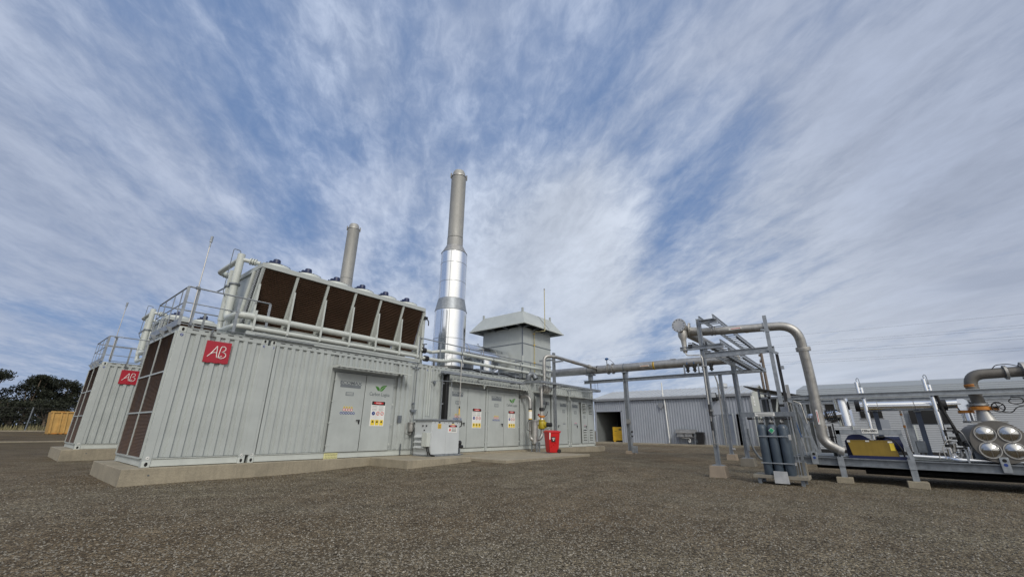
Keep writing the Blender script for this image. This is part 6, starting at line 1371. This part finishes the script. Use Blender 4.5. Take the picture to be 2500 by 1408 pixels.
solo('kerb_edge', MB().box(-60, 8, 50.6, 51.0, .40, .60), 'concrete', None, None, kind='structure', smooth=False)
solo('track_edge', MB().box(-40, 9.5, 25.5, 25.75, .02, gz(0, 25.6)+.05), 'concrete', None, None, kind='structure', smooth=False)
gg = MB(); rnd = random.Random(4)
for k in range(2600):
    x = rnd.uniform(-40, 6); y = rnd.uniform(52.2, 56); h = rnd.uniform(.2, .75); a = rnd.uniform(0, 3.14); z = gz(x, y)
    gg.add([(x-.05*math.cos(a), y-.05*math.sin(a), z), (x+.05*math.cos(a), y+.05*math.sin(a), z), (x+rnd.uniform(-.15, .15), y, z+h)], [(0, 1, 2)])
me = bpy.data.meshes.new('dry_grass'); me.from_pydata(gg.v, [], gg.f); setp(link_mesh('dry_grass', me, 'drygrass'), 'strip of dry pale grass along the foot of the fence', 'grass', kind='stuff')
def tree(x, y, h, w, seed, label, n=5200, kind='leaf', low=.18):
    rnd = random.Random(seed); z0 = gz(x, y); t = thing('gum_tree', (x, y, z0), label, 'tree')
    tr = MB(); top = V((x+rnd.uniform(-.4, .4), y, z0+h*.6)); tr.lathe((x, y, z0), top, [(0, .26), (.5, .18), (1, .09)], n=8); cl = []
    for k in range(11):
        a = rnd.uniform(0, 6.28); f = rnd.uniform(.22, .62); b = V((x, y, z0)).lerp(top, f); rr = w*rnd.uniform(.35, .95)
        e = V((x+rr*math.cos(a), y+rr*.8*math.sin(a), z0+h*rnd.uniform(max(low, .45), .93))); tr.pipe([b, b.lerp(e, .5)+V((0, 0, -.3)), e], .05, .6, n=5); cl.append((e, rnd.uniform(.45, .95)))
    for k in range(16):
        a = rnd.uniform(0, 6.28); rr = w*math.sqrt(rnd.random())*.95; zz = rnd.uniform(low, .90); cl.append((V((x+rr*math.cos(a), y+rr*.8*math.sin(a), z0+h*zz)), rnd.uniform(.5, 1.1)))
    cl.append((V((x, y, z0+h*.88)), .9))
    part('trunk', tr, 'bark', t); m = MB(); per = n//len(cl)
    for (c, r) in cl:
        for k in range(per):
            d = V((rnd.gauss(0, 1), rnd.gauss(0, 1), rnd.gauss(0, 1))).normalized()*r*rnd.random()**.45; d.z *= .62; p = c+d; s = rnd.uniform(.06, .14)
            u = V((rnd.uniform(-1, 1), rnd.uniform(-1, 1), rnd.uniform(-1, 1))).normalized(); v = u.cross(V((rnd.uniform(-1, 1), rnd.uniform(-1, 1), rnd.uniform(-1, 1)))).normalized()
            m.add([p-u*s, p+v*s*.5, p+u*s, p-v*s*.5], [(0, 1, 2, 3)])
    part('crown', m, kind, t, smooth=False)
tree(-3.0, 58, 6.3, 1.6, 1, 'small flat crowned gum tree at the left edge, sky showing beneath its crown', 3600, low=.80)
tree(.5, 60, 6.2, 1.5, 2, 'tallest dark gum tree, left of the yellow skip', 7600, low=.30)
tree(2.7, 62, 6.1, 1.5, 3, 'dark gum tree directly above the yellow skip', 7600, low=.25)
tree(4.9, 62, 5.7, 1.5, 8, 'dark gum tree just left of the farther container', 6500, low=.2)
tree(7.6, 66, 5.8, 2.2, 5, 'gum tree mostly hidden by the farther container', 3200)
tree(-1.7, 59, 4.3, 1.6, 6, 'lower dark tree between the small flat crowned tree and the tallest one', 5600, low=.10)
tree(2.2, 56.5, 3.4, 1.5, 7, 'low bushy dark tree right behind the yellow skip', 4600, low=.05)
tree(-.4, 56.5, 2.9, 1.3, 10, 'low bushy dark tree left of the yellow skip behind the fence', 4600, low=.05)
tree(-5.6, 60, 5.0, 2.2, 9, 'gum tree beyond the left edge', 2600, low=.1)
far = MB(); rnd = random.Random(12)
for k in range(16000):
    x = rnd.uniform(-45, 14); y = rnd.uniform(66, 74); z = .4+rnd.random()**1.2*max(1.7, 2.3+.9*math.sin(x*.9+2.)+.5*math.sin(x*2.3)); s = rnd.uniform(.12, .3)
    u = V((rnd.uniform(-1, 1), rnd.uniform(-1, 1), rnd.uniform(-1, 1))).normalized(); v = u.cross(V((rnd.uniform(-1, 1), rnd.uniform(-1, 1), 1))).normalized(); p = V((x, y, z))
    far.add([p-u*s, p+v*s*.6, p+u*s, p-v*s*.6], [(0, 1, 2, 3)])
me = bpy.data.meshes.new('scrub'); me.from_pydata(far.v, [], far.f); setp(link_mesh('scrub', me, 'leaf'), 'dark scrub filling the gaps behind the gum trees at left', 'scrub', kind='stuff')
t = thing('red_sign', (1.2, 36, .45), 'tiny red and white sign beside the yellow skip', 'sign'); part('board', MB().box(2.62, 2.9, 36.3, 36.33, .75, 1.1), 'sign_red', t); part('post', MB().box(2.74, 2.78, 36.33, 36.36, .4, 1.1), 'galv', t)
